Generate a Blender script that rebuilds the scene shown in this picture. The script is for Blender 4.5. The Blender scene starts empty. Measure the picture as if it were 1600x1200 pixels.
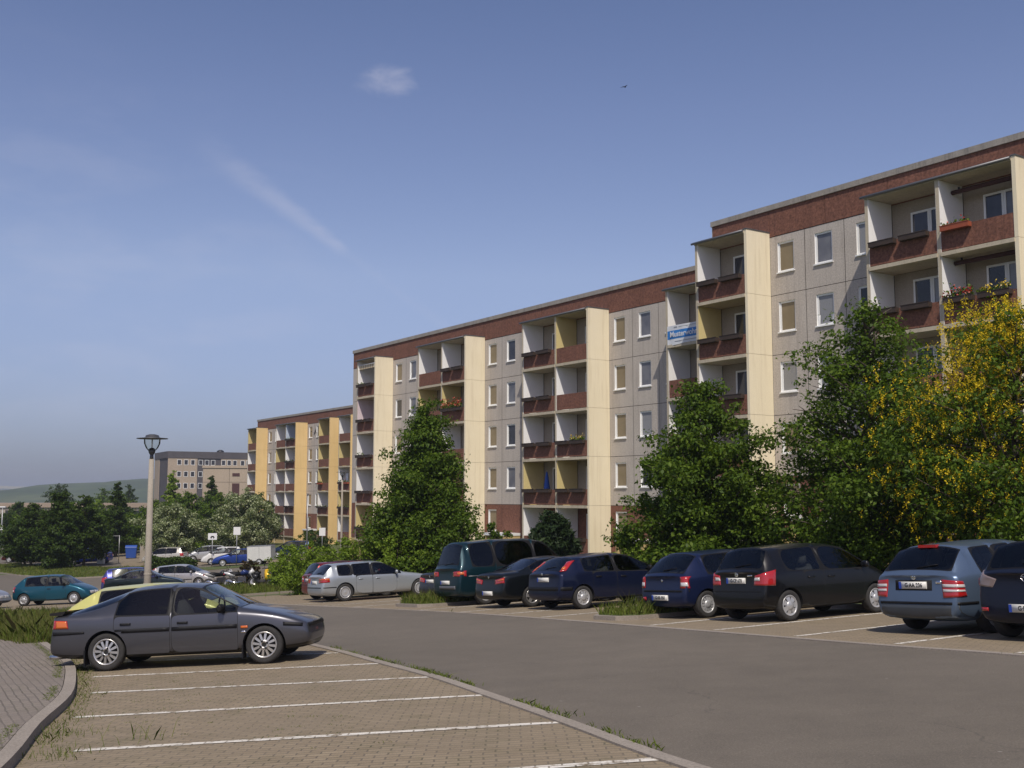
import bpy, bmesh, math, random
import numpy as np
from mathutils import Vector, Matrix
from mathutils.bvhtree import BVHTree

SC = bpy.context.scene
COL = SC.collection
R = math.radians
CAMZ = 1.655

# ------------------------------------------------------------------ camera
cam_d = bpy.data.cameras.new('camera')
cam = bpy.data.objects.new('camera', cam_d)
COL.objects.link(cam)
cam_d.sensor_width = 36.0
cam_d.lens = 36.0 * 1700.0 / 1600.0
cam_d.clip_start = 0.1
cam_d.clip_end = 20000.0
cam.location = (0, 0, CAMZ)
cam.rotation_euler = (R(90 + 5.91), 0, 0)
SC.camera = cam

# ------------------------------------------------------------------ light
SUN_AZ, SUN_EL = 178.0, 54.0          # where the sun stands (clockwise from +Y), its height
TR_AZ = SUN_AZ - 180.0
sl = bpy.data.lights.new('sun', 'SUN')
sl.energy = 3.3
sl.angle = R(0.5)
sl.color = (1.0, 0.93, 0.82)
so = bpy.data.objects.new('sun', sl)
COL.objects.link(so)
sdir = Vector((math.sin(R(TR_AZ)) * math.cos(R(SUN_EL)), math.cos(R(TR_AZ)) * math.cos(R(SUN_EL)), -math.sin(R(SUN_EL))))
so.rotation_euler = sdir.to_track_quat('-Z', 'Y').to_euler()
so.location = (20, -30, 60)

SC.view_settings.view_transform = 'Standard'
SC.view_settings.look = 'None'
SC.view_settings.gamma = 1.0
SC.view_settings.use_curve_mapping = False
SC.view_settings.exposure = 0.2

world = bpy.data.worlds.new('World')
SC.world = world
world.use_nodes = True


def ray_dir(x, y):
    p = R(5.91)
    u, v = (x - 800) / 1700.0, (600 - y) / 1700.0
    d = Vector((u, math.cos(p) - v * math.sin(p), math.sin(p) + v * math.cos(p)))
    return d.normalized()


def build_world():
    nt = world.node_tree
    nt.nodes.clear()
    N, L = nt.nodes.new, nt.links.new
    out = N('ShaderNodeOutputWorld')
    bg = N('ShaderNodeBackground')
    sky = N('ShaderNodeTexSky')
    sky.sky_type = 'NISHITA'
    sky.sun_disc = False
    sky.sun_elevation = R(SUN_EL)
    sky.sun_rotation = R(SUN_AZ)
    sky.altitude = 250
    sky.air_density = 1.0
    sky.dust_density = 1.3
    sky.ozone_density = 3.0
    bg.inputs['Strength'].default_value = 0.135
    # thin clouds, laid out by sky direction
    geo = N('ShaderNodeTexCoord')
    nrm = N('ShaderNodeVectorMath'); nrm.operation = 'NORMALIZE'
    L(geo.outputs['Generated'], nrm.inputs[0])

    def noise(scale, detail, rough, stretch=(1, 1, 1), dist=0.0):
        mp = N('ShaderNodeMapping'); mp.inputs['Scale'].default_value = stretch
        L(nrm.outputs[0], mp.inputs[0])
        n = N('ShaderNodeTexNoise')
        n.inputs['Scale'].default_value = scale; n.inputs['Detail'].default_value = detail
        n.inputs['Roughness'].default_value = rough; n.inputs['Distortion'].default_value = dist
        L(mp.outputs[0], n.inputs['Vector'])
        return n.outputs['Fac']

    def math_(op, a, b=None, c=None, clamp=False):
        m = N('ShaderNodeMath'); m.operation = op; m.use_clamp = clamp
        for i, s in enumerate((a, b, c)):
            if s is None: continue
            if isinstance(s, (int, float)): m.inputs[i].default_value = s
            else: L(s, m.inputs[i])
        return m.outputs[0]

    def dot(vec):
        d = N('ShaderNodeVectorMath'); d.operation = 'DOT_PRODUCT'
        L(nrm.outputs[0], d.inputs[0]); d.inputs[1].default_value = vec
        return d.outputs['Value']

    def smooth(x, a, b):
        m = N('ShaderNodeMapRange'); m.interpolation_type = 'SMOOTHSTEP'
        L(x, m.inputs['Value'])
        m.inputs['From Min'].default_value = a; m.inputs['From Max'].default_value = b
        return m.outputs[0]

    fine = noise(26, 6, 0.62, (1, 1, 2.0), 0.6)
    soft = noise(9, 4, 0.55, (1, 1, 3.0), 0.2)
    # streak: along a great circle between two directions
    a, b = ray_dir(290, 205), ray_dir(545, 398)
    pn = a.cross(b).normalized()
    mid = (a + b).normalized()
    tang = (b - a).normalized()
    across = math_('ABSOLUTE', math_('ADD', dot(pn), math_('MULTIPLY', math_('SUBTRACT', fine, 0.5), 0.012)))
    along = dot(tang)
    a0, b0 = a.dot(tang), b.dot(tang)
    t = N('ShaderNodeMapRange'); L(along, t.inputs['Value'])
    t.inputs['From Min'].default_value = a0; t.inputs['From Max'].default_value = b0
    tt = t.outputs[0]
    width = math_('MULTIPLY_ADD', tt, -0.014, 0.021)
    s_ac = smooth(math_('DIVIDE', across, width), 1.0, 0.0)
    s_al = math_('MULTIPLY', smooth(tt, -0.05, 0.55), smooth(tt, 1.04, 0.9))
    streak = math_('MULTIPLY', math_('MULTIPLY', s_ac, s_al), math_('MULTIPLY_ADD', fine, 0.9, 0.05))
    # puff
    p0 = ray_dir(603, 128)
    px_, pz_ = Vector((1, 0, 0)), Vector((0, -math.sin(R(20)), math.cos(R(20))))
    ddx = math_('DIVIDE', math_('SUBTRACT', dot(px_), p0.dot(px_)), 0.029)
    ddz = math_('DIVIDE', math_('SUBTRACT', dot(pz_), p0.dot(pz_)), 0.0165)
    rr = math_('ADD', math_('MULTIPLY', ddx, ddx), math_('MULTIPLY', ddz, ddz))
    rr = math_('ADD', rr, math_('MULTIPLY', math_('SUBTRACT', fine, 0.5), 2.6))
    puff = math_('MULTIPLY', smooth(rr, 1.0, -0.6), 0.30)
    # veil over the left of the sky
    vl = dot(ray_dir(100, 560))
    veil = math_('MULTIPLY', math_('MULTIPLY', smooth(vl, 0.955, 1.0), smooth(soft, 0.42, 0.75)), 0.11)
    cl = math_('ADD', math_('ADD', math_('MULTIPLY', streak, 0.34), puff), veil, clamp=True)
    # the haze lying low over the land mutes the sky's colour towards the horizon
    hsv = N('ShaderNodeHueSaturation')
    hsv.inputs['Hue'].default_value = 0.5
    hsv.inputs['Saturation'].default_value = 1.08
    L(sky.outputs[0], hsv.inputs['Color'])
    tint = N('ShaderNodeMix'); tint.data_type = 'RGBA'; tint.blend_type = 'MULTIPLY'
    tint.inputs['Factor'].default_value = 1.0
    sep = N('ShaderNodeSeparateXYZ'); L(nrm.outputs[0], sep.inputs[0])
    rmp = N('ShaderNodeValToRGB'); L(sep.outputs['Z'], rmp.inputs[0])
    el = rmp.color_ramp.elements
    el.new(0.5); el.new(0.6); el.new(0.7)
    for e_, (p_, c_) in zip(el, ((0.03, (.45, .445, .615)), (0.20, (1.0, .765, .755)), (0.34, (.93, .715, .73)), (0.46, (.80, .65, .685)), (1.0, (.78, .65, .68)))):
        e_.position = p_; e_.color = (*c_, 1)
    L(hsv.outputs[0], tint.inputs['A']); L(rmp.outputs[0], tint.inputs['B'])
    mix = N('ShaderNodeMix'); mix.data_type = 'RGBA'
    L(cl, mix.inputs['Factor'])
    L(tint.outputs['Result'], mix.inputs['A'])
    mix.inputs['B'].default_value = (4.4, 4.3, 4.9, 1)
    L(mix.outputs['Result'], bg.inputs['Color'])
    L(bg.outputs[0], out.inputs[0])


build_world()

# ------------------------------------------------------------------ helpers
rng = random.Random(7)


def lin(r, g, b):
    f = lambda c: (c / 255.0 / 12.92) if c <= 10 else ((c / 255.0 + 0.055) / 1.055) ** 2.4
    return (f(r), f(g), f(b), 1.0)


def tag(o, label=None, cat=None, group=None, kind=None):
    if label: o['label'] = label
    if cat: o['category'] = cat
    if group: o['group'] = group
    if kind: o['kind'] = kind
    return o


def empty(name, loc=(0, 0, 0), rz=0.0, label=None, cat=None, group=None):
    o = bpy.data.objects.new(name, None)
    COL.objects.link(o)
    o.location = loc
    o.rotation_euler = (0, 0, rz)
    o.empty_display_size = 0.2
    return tag(o, label, cat, group)


def link(name, me, parent=None, loc=None):
    o = bpy.data.objects.new(name, me)
    COL.objects.link(o)
    if parent is not None: o.parent = parent
    if loc is not None: o.location = loc
    return o


class MB:
    """collects simple shapes into one mesh"""

    def __init__(s):
        s.v, s.f, s.m, s.sm = [], [], [], []

    def face(s, pts, mi=0, smooth=False):
        b = len(s.v)
        s.v += [tuple(p) for p in pts]
        s.f.append(tuple(range(b, b + len(pts)))); s.m.append(mi); s.sm.append(smooth)

    def box(s, x0, y0, z0, x1, y1, z1, mi=0):
        b = len(s.v)
        s.v += [(x0, y0, z0), (x1, y0, z0), (x1, y1, z0), (x0, y1, z0), (x0, y0, z1), (x1, y0, z1), (x1, y1, z1), (x0, y1, z1)]
        for q in ((0, 3, 2, 1), (4, 5, 6, 7), (0, 1, 5, 4), (1, 2, 6, 5), (2, 3, 7, 6), (3, 0, 4, 7)):
            s.f.append(tuple(b + i for i in q)); s.m.append(mi); s.sm.append(False)
        return s

    def tube(s, pts, rad, n=10, mi=0, caps=True, smooth=True):
        pts = [Vector(p) for p in pts]
        if isinstance(rad, (int, float)): rad = [rad] * len(pts)
        b = len(s.v)
        for i, p in enumerate(pts):
            d = (pts[min(i + 1, len(pts) - 1)] - pts[max(i - 1, 0)])
            d = d.normalized() if d.length > 1e-9 else Vector((0, 0, 1))
            a = d.cross(Vector((0, 0, 1)))
            if a.length < 0.05: a = d.cross(Vector((0, 1, 0)))
            a.normalize(); c = d.cross(a)
            for k in range(n):
                t = 2 * math.pi * k / n
                s.v.append(tuple(p + (a * math.cos(t) + c * math.sin(t)) * rad[i]))
        for i in range(len(pts) - 1):
            for k in range(n):
                k2 = (k + 1) % n
                s.f.append((b + i * n + k, b + (i + 1) * n + k, b + (i + 1) * n + k2, b + i * n + k2)); s.m.append(mi); s.sm.append(smooth)
        if caps:
            s.f.append(tuple(b + k for k in range(n))); s.m.append(mi); s.sm.append(False)
            e = b + (len(pts) - 1) * n
            s.f.append(tuple(e + k for k in reversed(range(n)))); s.m.append(mi); s.sm.append(False)
        return s

    def lathe(s, prof, n=24, mi=0, origin=(0, 0, 0), axis='z', closed=False, smooth=True):
        """prof: list of (r, h)"""
        b = len(s.v); ox, oy, oz = origin
        for (r, h) in prof:
            for k in range(n):
                t = 2 * math.pi * k / n
                c, d = r * math.cos(t), r * math.sin(t)
                s.v.append((ox + c, oy + d, oz + h) if axis == 'z' else ((ox + c, oy + h, oz + d) if axis == 'y' else (ox + h, oy + c, oz + d)))
        for i in range(len(prof) - 1):
            for k in range(n):
                k2 = (k + 1) % n
                s.f.append((b + i * n + k, b + i * n + k2, b + (i + 1) * n + k2, b + (i + 1) * n + k)); s.m.append(mi); s.sm.append(smooth)
        if closed:
            s.f.append(tuple(b + k for k in reversed(range(n)))); s.m.append(mi); s.sm.append(False)
            e = b + (len(prof) - 1) * n
            s.f.append(tuple(e + k for k in range(n))); s.m.append(mi); s.sm.append(False)
        return s

    def mesh(s, name, mats):
        me = bpy.data.meshes.new(name)
        me.from_pydata(s.v, [], s.f)
        for m in (mats if isinstance(mats, (list, tuple)) else [mats]): me.materials.append(m)
        me.polygons.foreach_set('material_index', s.m)
        me.polygons.foreach_set('use_smooth', s.sm)
        me.update()
        return me

    def build(s, name, mats, parent=None, loc=None):
        return link(name, s.mesh(name, mats), parent, loc)


# ------------------------------------------------------------------ materials
def principled(name, base=(0.5, 0.5, 0.5, 1), rough=0.6, metal=0.0, spec=0.5, coat=0.0, coat_rough=0.05):
    m = bpy.data.materials.new(name); m.use_nodes = True
    p = m.node_tree.nodes['Principled BSDF']
    p.inputs['Base Color'].default_value = base if len(base) == 4 else (*base, 1)
    p.inputs['Roughness'].default_value = rough
    p.inputs['Metallic'].default_value = metal
    p.inputs['Specular IOR Level'].default_value = spec
    p.inputs['Coat Weight'].default_value = coat
    p.inputs['Coat Roughness'].default_value = coat_rough
    return m


class NT:
    """small node-tree writer"""

    def __init__(s, m):
        s.m = m; s.t = m.node_tree; s.p = s.t.nodes.get('Principled BSDF')

    def n(s, kind, **kw):
        nd = s.t.nodes.new('ShaderNode' + kind)
        for k, v in kw.items():
            if k.startswith('_'): setattr(nd, k[1:], v)
            else: nd.inputs[k.replace('__', ' ')].default_value = v
        return nd

    def l(s, a, b): s.t.links.new(a, b)

    def coords(s, scale=(1, 1, 1), rot=(0, 0, 0), kind='Object'):
        tc = s.n('TexCoord'); mp = s.n('Mapping', Scale=scale, Rotation=rot)
        s.l(tc.outputs[kind], mp.inputs[0])
        return mp.outputs[0]

    def noise(s, vec, scale, detail=4, rough=0.55, dist=0.0):
        nd = s.n('TexNoise', Scale=scale, Detail=detail, Roughness=rough, Distortion=dist)
        s.l(vec, nd.inputs['Vector'])
        return nd.outputs['Fac']

    def ramp(s, fac, stops):
        r = s.n('ValToRGB')
        e = r.color_ramp.elements
        while len(e) < len(stops): e.new(0.5)
        for el, (pos, c) in zip(e, stops):
            el.position = pos; el.color = c if len(c) == 4 else (*c, 1)
        s.l(fac, r.inputs[0])
        return r.outputs[0]

    def mix(s, fac, a, b, mode='MIX'):
        nd = s.n('Mix', _data_type='RGBA', _blend_type=mode)
        for i, x in (('Factor', fac), ('A', a), ('B', b)):
            if isinstance(x, (int, float, tuple)): nd.inputs[i].default_value = x
            else: s.l(x, nd.inputs[i])
        return nd.outputs['Result']

    def math(s, op, a, b=0.0, clamp=False):
        nd = s.n('Math', _operation=op, _use_clamp=clamp)
        for i, x in enumerate((a, b)):
            if isinstance(x, (int, float)): nd.inputs[i].default_value = x
            else: s.l(x, nd.inputs[i])
        return nd.outputs[0]

    def bump(s, h, strength=0.3, dist=0.02):
        b = s.n('Bump', Strength=strength, Distance=dist)
        s.l(h, b.inputs['Height']); s.l(b.outputs[0], s.p.inputs['Normal'])


def g(v): return (v, v, v, 1)


def rough_mat(name, c0, c1, scale=3.0, fine=60.0, rough=0.85, bump=0.25, speck=0.25, kind='Object', streak=None):
    m = principled(name, c0, rough)
    t = NT(m); v = t.coords(kind=kind)
    big = t.noise(v, scale, 5, 0.6)
    sm = t.noise(v, fine, 3, 0.7)
    col = t.mix(t.ramp(big, [(0.3, g(0)), (0.7, g(1))]), c0, c1)
    col = t.mix(speck, col, t.ramp(sm, [(0.3, g(0.25)), (0.7, g(1.6))]), 'MULTIPLY')
    if streak:
        v2 = t.coords(scale=(2.2, 2.2, 0.12), kind=kind)
        s_ = t.noise(v2, 2.0, 5, 0.7)
        col = t.mix(t.math('MULTIPLY', t.ramp(s_, [(0.5, g(0)), (0.8, g(1))]), streak[1]), col, streak[0])
    t.l(col, t.p.inputs['Base Color'])
    t.bump(sm, bump, 0.01)
    return m


M = {}
M['concrete'] = rough_mat('pebble_concrete', (0.445, 0.40, 0.35, 1), (0.505, 0.455, 0.40, 1), 0.7, 14, 0.95, 0.4, 0.30, streak=((0.22, 0.185, 0.155, 1), 0.5))
M['brown'] = rough_mat('red_brown_aggregate', (0.165, 0.070, 0.045, 1), (0.21, 0.090, 0.058, 1), 1.2, 9, 0.95, 0.5, 0.62, streak=((0.06, 0.026, 0.02, 1), 0.45))
M['cap'] = rough_mat('weathered_cap', (0.26, 0.24, 0.21, 1), (0.34, 0.31, 0.27, 1), 1.5, 20, 0.95, 0.3, 0.3, streak=((0.09, 0.085, 0.08, 1), 0.75))
M['cream'] = rough_mat('cream_paint', (0.78, 0.69, 0.49, 1), (0.83, 0.74, 0.54, 1), 0.5, 40, 0.85, 0.1, 0.08, streak=((0.46, 0.35, 0.20, 1), 0.5))
M['ochre'] = rough_mat('ochre_paint', (0.70, 0.50, 0.22, 1), (0.76, 0.55, 0.26, 1), 0.5, 40, 0.85, 0.1, 0.08, streak=((0.48, 0.32, 0.12, 1), 0.35))
M['slab'] = rough_mat('balcony_slab', (0.46, 0.40, 0.29, 1), (0.54, 0.47, 0.35, 1), 1.5, 25, 0.9, 0.2, 0.2, streak=((0.2, 0.17, 0.12, 1), 0.6))
M['white_wall'] = rough_mat('white_wall_paint', (0.86, 0.855, 0.84, 1), (0.89, 0.885, 0.87, 1), 1.0, 25, 0.85, 0.05, 0.05)
M['yellow_wall'] = rough_mat('yellow_wall_paint', (0.60, 0.49, 0.21, 1), (0.64, 0.53, 0.25, 1), 1.0, 25, 0.85, 0.05, 0.05)
M['pink_wall'] = rough_mat('pale_pink_wall_paint', (0.66, 0.55, 0.58, 1), (0.70, 0.59, 0.61, 1), 1.0, 25, 0.85, 0.05, 0.05)
M['blue_wall'] = rough_mat('pale_blue_wall_paint', (0.48, 0.56, 0.68, 1), (0.52, 0.60, 0.72, 1), 1.0, 25, 0.85, 0.05, 0.05)
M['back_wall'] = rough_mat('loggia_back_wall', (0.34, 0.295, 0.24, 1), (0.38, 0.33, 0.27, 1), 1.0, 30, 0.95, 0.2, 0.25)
M['joint'] = principled('joint_sealant', (0.05, 0.04, 0.035, 1), 0.9)
M['frame'] = principled('white_window_frame', (0.80, 0.80, 0.78, 1), 0.35)
M['roofing'] = principled('roof_felt', (0.06, 0.06, 0.065, 1), 0.9)
M['sheet'] = principled('dull_sheet_metal', (0.17, 0.17, 0.175, 1), 0.5, 0.6)
M['dark_metal'] = principled('dark_metal', (0.05, 0.05, 0.055, 1), 0.45, 0.7)
M['planter'] = rough_mat('dark_planter', (0.035, 0.022, 0.016, 1), (0.05, 0.032, 0.022, 1), 4, 30, 0.7, 0.1, 0.2)
M['planter_red'] = principled('terracotta_planter', (0.30, 0.07, 0.03, 1), 0.7)
M['plaster_base'] = rough_mat('basement_plaster', (0.50, 0.37, 0.16, 1), (0.56, 0.42, 0.19, 1), 0.8, 25, 0.9, 0.1, 0.15)


def pane_mat(name, col, rough=0.06, patt=None):
    m = principled(name, col, rough, 0, 0.6)
    t = NT(m); v = t.coords()
    nz = t.noise(v, 1.3, 2, 0.5)
    t.l(t.mix(t.ramp(nz, [(0.35, g(0)), (0.65, g(1))]), col, patt or tuple(c * 0.6 for c in col[:3]) + (1,)), t.p.inputs['Base Color'])
    return m


M['pane_tan'] = pane_mat('pane_with_blind', (0.19, 0.15, 0.09, 1), 0.12, (0.22, 0.175, 0.11, 1))
M['pane_dark'] = pane_mat('pane_dark', (0.045, 0.045, 0.055, 1))
M['pane_grey'] = pane_mat('pane_grey_reflection', (0.11, 0.11, 0.125, 1), 0.08, (0.17, 0.17, 0.18, 1))  # grey-blue of a reflection, put into the pane's base colour


def net_mat():
    m = principled('pane_net_curtain', (0.3, 0.3, 0.3, 1), .15, 0, .6)
    t = NT(m); v = t.coords(scale=(26, 0, 0))
    w_ = t.n('TexWave', Scale=1.0, Distortion=1.5); t.l(v, w_.inputs['Vector'])
    t.l(t.ramp(w_.outputs['Fac'], [(0.2, (0.15, 0.15, 0.155)), (0.8, (0.34, 0.34, 0.34))]), t.p.inputs['Base Color'])
    return m


M['pane_net'] = net_mat()
M['pane_black'] = pane_mat('pane_black', (0.018, 0.018, 0.02, 1))


def leaf_mat(name, c0, c1, c2, trans=0.35):
    m = bpy.data.materials.new(name); m.use_nodes = True
    t = NT(m); t.t.nodes.clear()
    out = t.n('OutputMaterial')
    geo = t.n('NewGeometry')
    col = t.ramp(geo.outputs['Random Per Island'], [(0.0, c0), (0.5, c1), (1.0, c2)])
    d = t.n('BsdfPrincipled', Roughness=0.5)
    d.inputs['Specular IOR Level'].default_value = 0.16
    t.l(col, d.inputs['Base Color'])
    tr = t.n('BsdfTranslucent')
    warm = t.mix(1.0, col, (1.25, 1.25, 0.55, 1), 'MULTIPLY')
    t.l(warm, tr.inputs['Color'])
    mx = t.n('MixShader'); mx.inputs[0].default_value = trans
    t.l(d.outputs[0], mx.inputs[1]); t.l(tr.outputs[0], mx.inputs[2])
    t.l(mx.outputs[0], out.inputs[0])
    return m


M['leaf'] = leaf_mat('linden_leaf', (0.042, 0.080, 0.009), (0.072, 0.125, 0.012), (0.135, 0.195, 0.022))
M['leaf_dark'] = leaf_mat('dark_leaf', (0.028, 0.054, 0.009), (0.044, 0.078, 0.011), (0.072, 0.110, 0.018))
M['leaf_bright'] = leaf_mat('bright_leaf', (0.105, 0.165, 0.016), (0.15, 0.23, 0.022), (0.22, 0.30, 0.04))
M['leaf_pale'] = leaf_mat('whitebeam_leaf', (0.075, 0.115, 0.035), (0.21, 0.25, 0.12), (0.52, 0.55, 0.36))
M['needle'] = leaf_mat('pine_needle', (0.014, 0.028, 0.010), (0.022, 0.040, 0.013), (0.034, 0.055, 0.018), 0.15)
M['leaf_red'] = leaf_mat('purple_brown_leaf', (0.045, 0.028, 0.016), (0.075, 0.045, 0.022), (0.06, 0.07, 0.02))
M['blossom'] = leaf_mat('yellow_blossom', (0.56, 0.40, 0.010), (0.70, 0.52, 0.015), (0.80, 0.62, 0.04), 0.3)
M['grass'] = leaf_mat('grass_blade', (0.085, 0.125, 0.018), (0.125, 0.17, 0.026), (0.185, 0.21, 0.05), 0.35)
M['grass_dry'] = leaf_mat('dry_grass_blade', (0.09, 0.10, 0.025), (0.14, 0.14, 0.045), (0.22, 0.19, 0.08), 0.3)
M['bark'] = rough_mat('bark', (0.060, 0.045, 0.033, 1), (0.10, 0.078, 0.058, 1), 6, 30, 0.95, 0.6, 0.4)
M['flower_red'] = leaf_mat('red_petals', (0.30, 0.02, 0.015), (0.45, 0.03, 0.02), (0.6, 0.25, 0.2), 0.2)
M['flower_yellow'] = leaf_mat('yellow_petals', (0.6, 0.4, 0.03), (0.7, 0.5, 0.06), (0.75, 0.6, 0.3), 0.2)

# ground materials
def ground_mat():
    m = principled('meadow', (0.06, 0.08, 0.025, 1), 0.95)
    t = NT(m); v = t.coords()
    a = t.noise(v, 0.25, 5, 0.6); b = t.noise(v, 9.0, 5, 0.7)
    c = t.ramp(a, [(0.3, (0.060, 0.085, 0.020)), (0.55, (0.085, 0.105, 0.028)), (0.8, (0.13, 0.12, 0.05))])
    c = t.mix(0.55, c, t.ramp(b, [(0.3, g(0.45)), (0.7, g(1.4))]), 'MULTIPLY')
    t.l(c, t.p.inputs['Base Color']); t.bump(b, 0.6, 0.05)
    return m


def asphalt_mat():
    m = principled('asphalt', (0.06, 0.056, 0.052, 1), 0.9)
    t = NT(m); v = t.coords()
    a = t.noise(v, 0.16, 4, 0.55); b = t.noise(v, 70, 3, 0.7); c_ = t.noise(v, 1.4, 6, 0.65)
    c = t.ramp(a, [(0.3, (0.126, 0.107, 0.081)), (0.7, (0.156, 0.132, 0.101))])
    c = t.mix(0.3, c, t.ramp(c_, [(0.3, g(0.62)), (0.7, g(1.25))]), 'MULTIPLY')
    c = t.mix(0.5, c, t.ramp(b, [(0.30, g(0.35)), (0.58, g(1.05)), (0.74, g(2.4))]), 'MULTIPLY')
    # a few cracks and bleached spots
    vo = t.n('TexVoronoi', Scale=0.33, _feature='DISTANCE_TO_EDGE')
    wob = t.n('TexNoise', Scale=1.1, Detail=5)
    t.l(v, wob.inputs['Vector'])
    vv = t.n('VectorMath', _operation='MULTIPLY_ADD'); t.l(wob.outputs['Color'], vv.inputs[0]); vv.inputs[1].default_value = (1.2, 1.2, 0); t.l(v, vv.inputs[2])
    t.l(vv.outputs[0], vo.inputs['Vector'])
    crack = t.ramp(vo.outputs['Distance'], [(0.0, g(1)), (0.0035, g(0))])
    gate = t.ramp(t.noise(v, 0.12, 2), [(0.5, g(0)), (0.62, g(1))])
    c = t.mix(t.math('MULTIPLY', t.math('MULTIPLY', crack, gate), 0.55), c, (0.03, 0.028, 0.025, 1))
    sp = t.n('TexVoronoi', Scale=3.0); t.l(v, sp.inputs['Vector'])
    spot = t.ramp(sp.outputs['Distance'], [(0.045, g(1)), (0.06, g(0))])
    spg = t.math('GREATER_THAN', sp.outputs['Color'], 0.72)
    c = t.mix(t.math('MULTIPLY', t.math('MULTIPLY', spot, spg), 0.5), c, (0.35, 0.32, 0.28, 1))
    t.l(c, t.p.inputs['Base Color']); t.bump(b, 0.35, 0.006)
    return m


def paver_mat(name, c0, c1, c2, rot, bw=0.20, bh=0.10, moss=0.5, mortar=(0.135, 0.110, 0.078, 1), bevel=True, mort=0.009, white=None):
    m = principled(name, c0, 0.9)
    t = NT(m); v = t.coords(rot=(0, 0, rot))
    br = t.n('TexBrick', Scale=1.0)
    br.inputs['Brick Width'].default_value = bw; br.inputs['Row Height'].default_value = bh
    br.inputs['Mortar Size'].default_value = mort; br.inputs['Mortar Smooth'].default_value = 0.3
    br.inputs['Color1'].default_value = c0; br.inputs['Color2'].default_value = c1
    br.inputs['Mortar'].default_value = mortar
    wob = t.n('TexNoise', Scale=2.0, Detail=2); t.l(v, wob.inputs['Vector'])
    vv = t.n('VectorMath', _operation='MULTIPLY_ADD'); t.l(wob.outputs['Color'], vv.inputs[0]); vv.inputs[1].default_value = (0.05, 0.05, 0); t.l(v, vv.inputs[2])
    t.l(vv.outputs[0], br.inputs['Vector'])
    a = t.noise(v, 0.35, 4, 0.6); b = t.noise(v, 60, 3, 0.7); d = t.noise(v, 2.2, 6, 0.7)
    c = t.mix(t.ramp(a, [(0.35, g(0)), (0.65, g(0.65))]), br.outputs['Color'], c2)
    if white is not None:
        wear = t.ramp(t.noise(v, 7.0, 5, 0.7), [(0.36, g(0)), (0.5, g(1))])
        wm = t.math('MULTIPLY', wear, t.math('SUBTRACT', 1.0, t.math('MULTIPLY', br.outputs['Fac'], 0.75)))
        c = t.mix(wm, c, white)
    c = t.mix(0.45, c, t.ramp(b, [(0.3, g(0.6)), (0.7, g(1.35))]), 'MULTIPLY')
    dk = t.ramp(d, [(0.5, g(0)), (0.72, g(1))])
    mo = t.math('MULTIPLY', dk, moss)
    mo = t.math('MULTIPLY', mo, t.math('MULTIPLY_ADD' if False else 'ADD', t.math('MULTIPLY', br.outputs['Fac'], 0.75), 0.25))
    c = t.mix(mo, c, (0.075, 0.072, 0.025, 1))
    t.l(c, t.p.inputs['Base Color'])
    h = t.math('SUBTRACT', t.math('MULTIPLY', b, 0.15), t.math('MULTIPLY', br.outputs['Fac'], 1.0))
    t.bump(h, 0.5, 0.008)
    return m


M['meadow'] = ground_mat()
M['asphalt'] = asphalt_mat()
PAV0, PAV1, PAV2 = (0.228, 0.176, 0.110, 1), (0.288, 0.226, 0.145, 1), (0.208, 0.166, 0.110, 1)
M['paver'] = paver_mat('concrete_pavers', PAV0, PAV1, PAV2, R(0), moss=1.0)
M['paver_side'] = paver_mat('concrete_pavers_bay', PAV0, PAV1, PAV2, R(32), moss=0.5)
M['cobble'] = paver_mat('sidewalk_pavers', (0.195, 0.165, 0.135, 1), (0.25, 0.21, 0.17, 1), (0.185, 0.155, 0.125, 1), R(62), 0.20, 0.10, 0.6, mort=0.010, mortar=(0.10, 0.085, 0.068, 1))
M['line'] = paver_mat('painted_pavers', PAV0, PAV1, PAV2, R(0), moss=0.35, white=(0.70, 0.66, 0.58, 1))
M['line_side'] = paver_mat('painted_pavers_bay', PAV0, PAV1, PAV2, R(32), moss=0.3, white=(0.70, 0.66, 0.58, 1))
M['kerb'] = rough_mat('kerb_stone', (0.25, 0.215, 0.175, 1), (0.30, 0.26, 0.215, 1), 1.2, 40, 0.95, 0.35, 0.4)


def hill_mat(name, a, b, c, s):
    m = principled(name, a, 1.0)
    t = NT(m); v = t.coords()
    n1 = t.noise(v, s, 5, 0.6); n2 = t.noise(v, s * 9, 4, 0.65)
    col = t.ramp(n1, [(0.4, a), (0.52, b), (0.66, c)])
    col = t.mix(0.6, col, t.ramp(n2, [(0.3, g(0.55)), (0.7, g(1.35))]), 'MULTIPLY')
    t.l(col, t.p.inputs['Base Color'])
    return m


M['hill'] = hill_mat('wooded_hill', (0.030, 0.050, 0.016), (0.045, 0.070, 0.022), (0.09, 0.11, 0.04), 0.006)
M['field'] = principled('ripe_field', (0.42, 0.36, 0.16, 1), 1.0)

# ------------------------------------------------------------------ terrain
def spl(t): return np.logaddexp(0, t)


def zg(X, Y):
    X = np.asarray(X, float); Y = np.asarray(Y, float)
    gY = .047 * Y - .0517 * 4 * spl((Y - 66) / 4) + .016 * 20 * spl((Y - 150) / 20) - .006 * 60 * spl((Y - 420) / 60)
    x = -X
    gX = .048 * x - .013 * 6 * spl((x - 25) / 6) - .035 * 8 * spl((x - 80) / 8)
    gX = gX + .048 * 4 * spl((-x - 14) / 4)
    r = -gY - gX
    return float(r) if r.ndim == 0 else r


def axis_vals(a, b, step, far, growth=1.35):
    v = list(np.arange(a, b + 1e-6, step))
    s, x = step, b
    while x < far[1]:
        s *= growth; x += s; v.append(x)
    s, x, lo = step, a, []
    while x > far[0]:
        s *= growth; x -= s; lo.append(x)
    return np.array(sorted(lo) + v)


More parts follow.
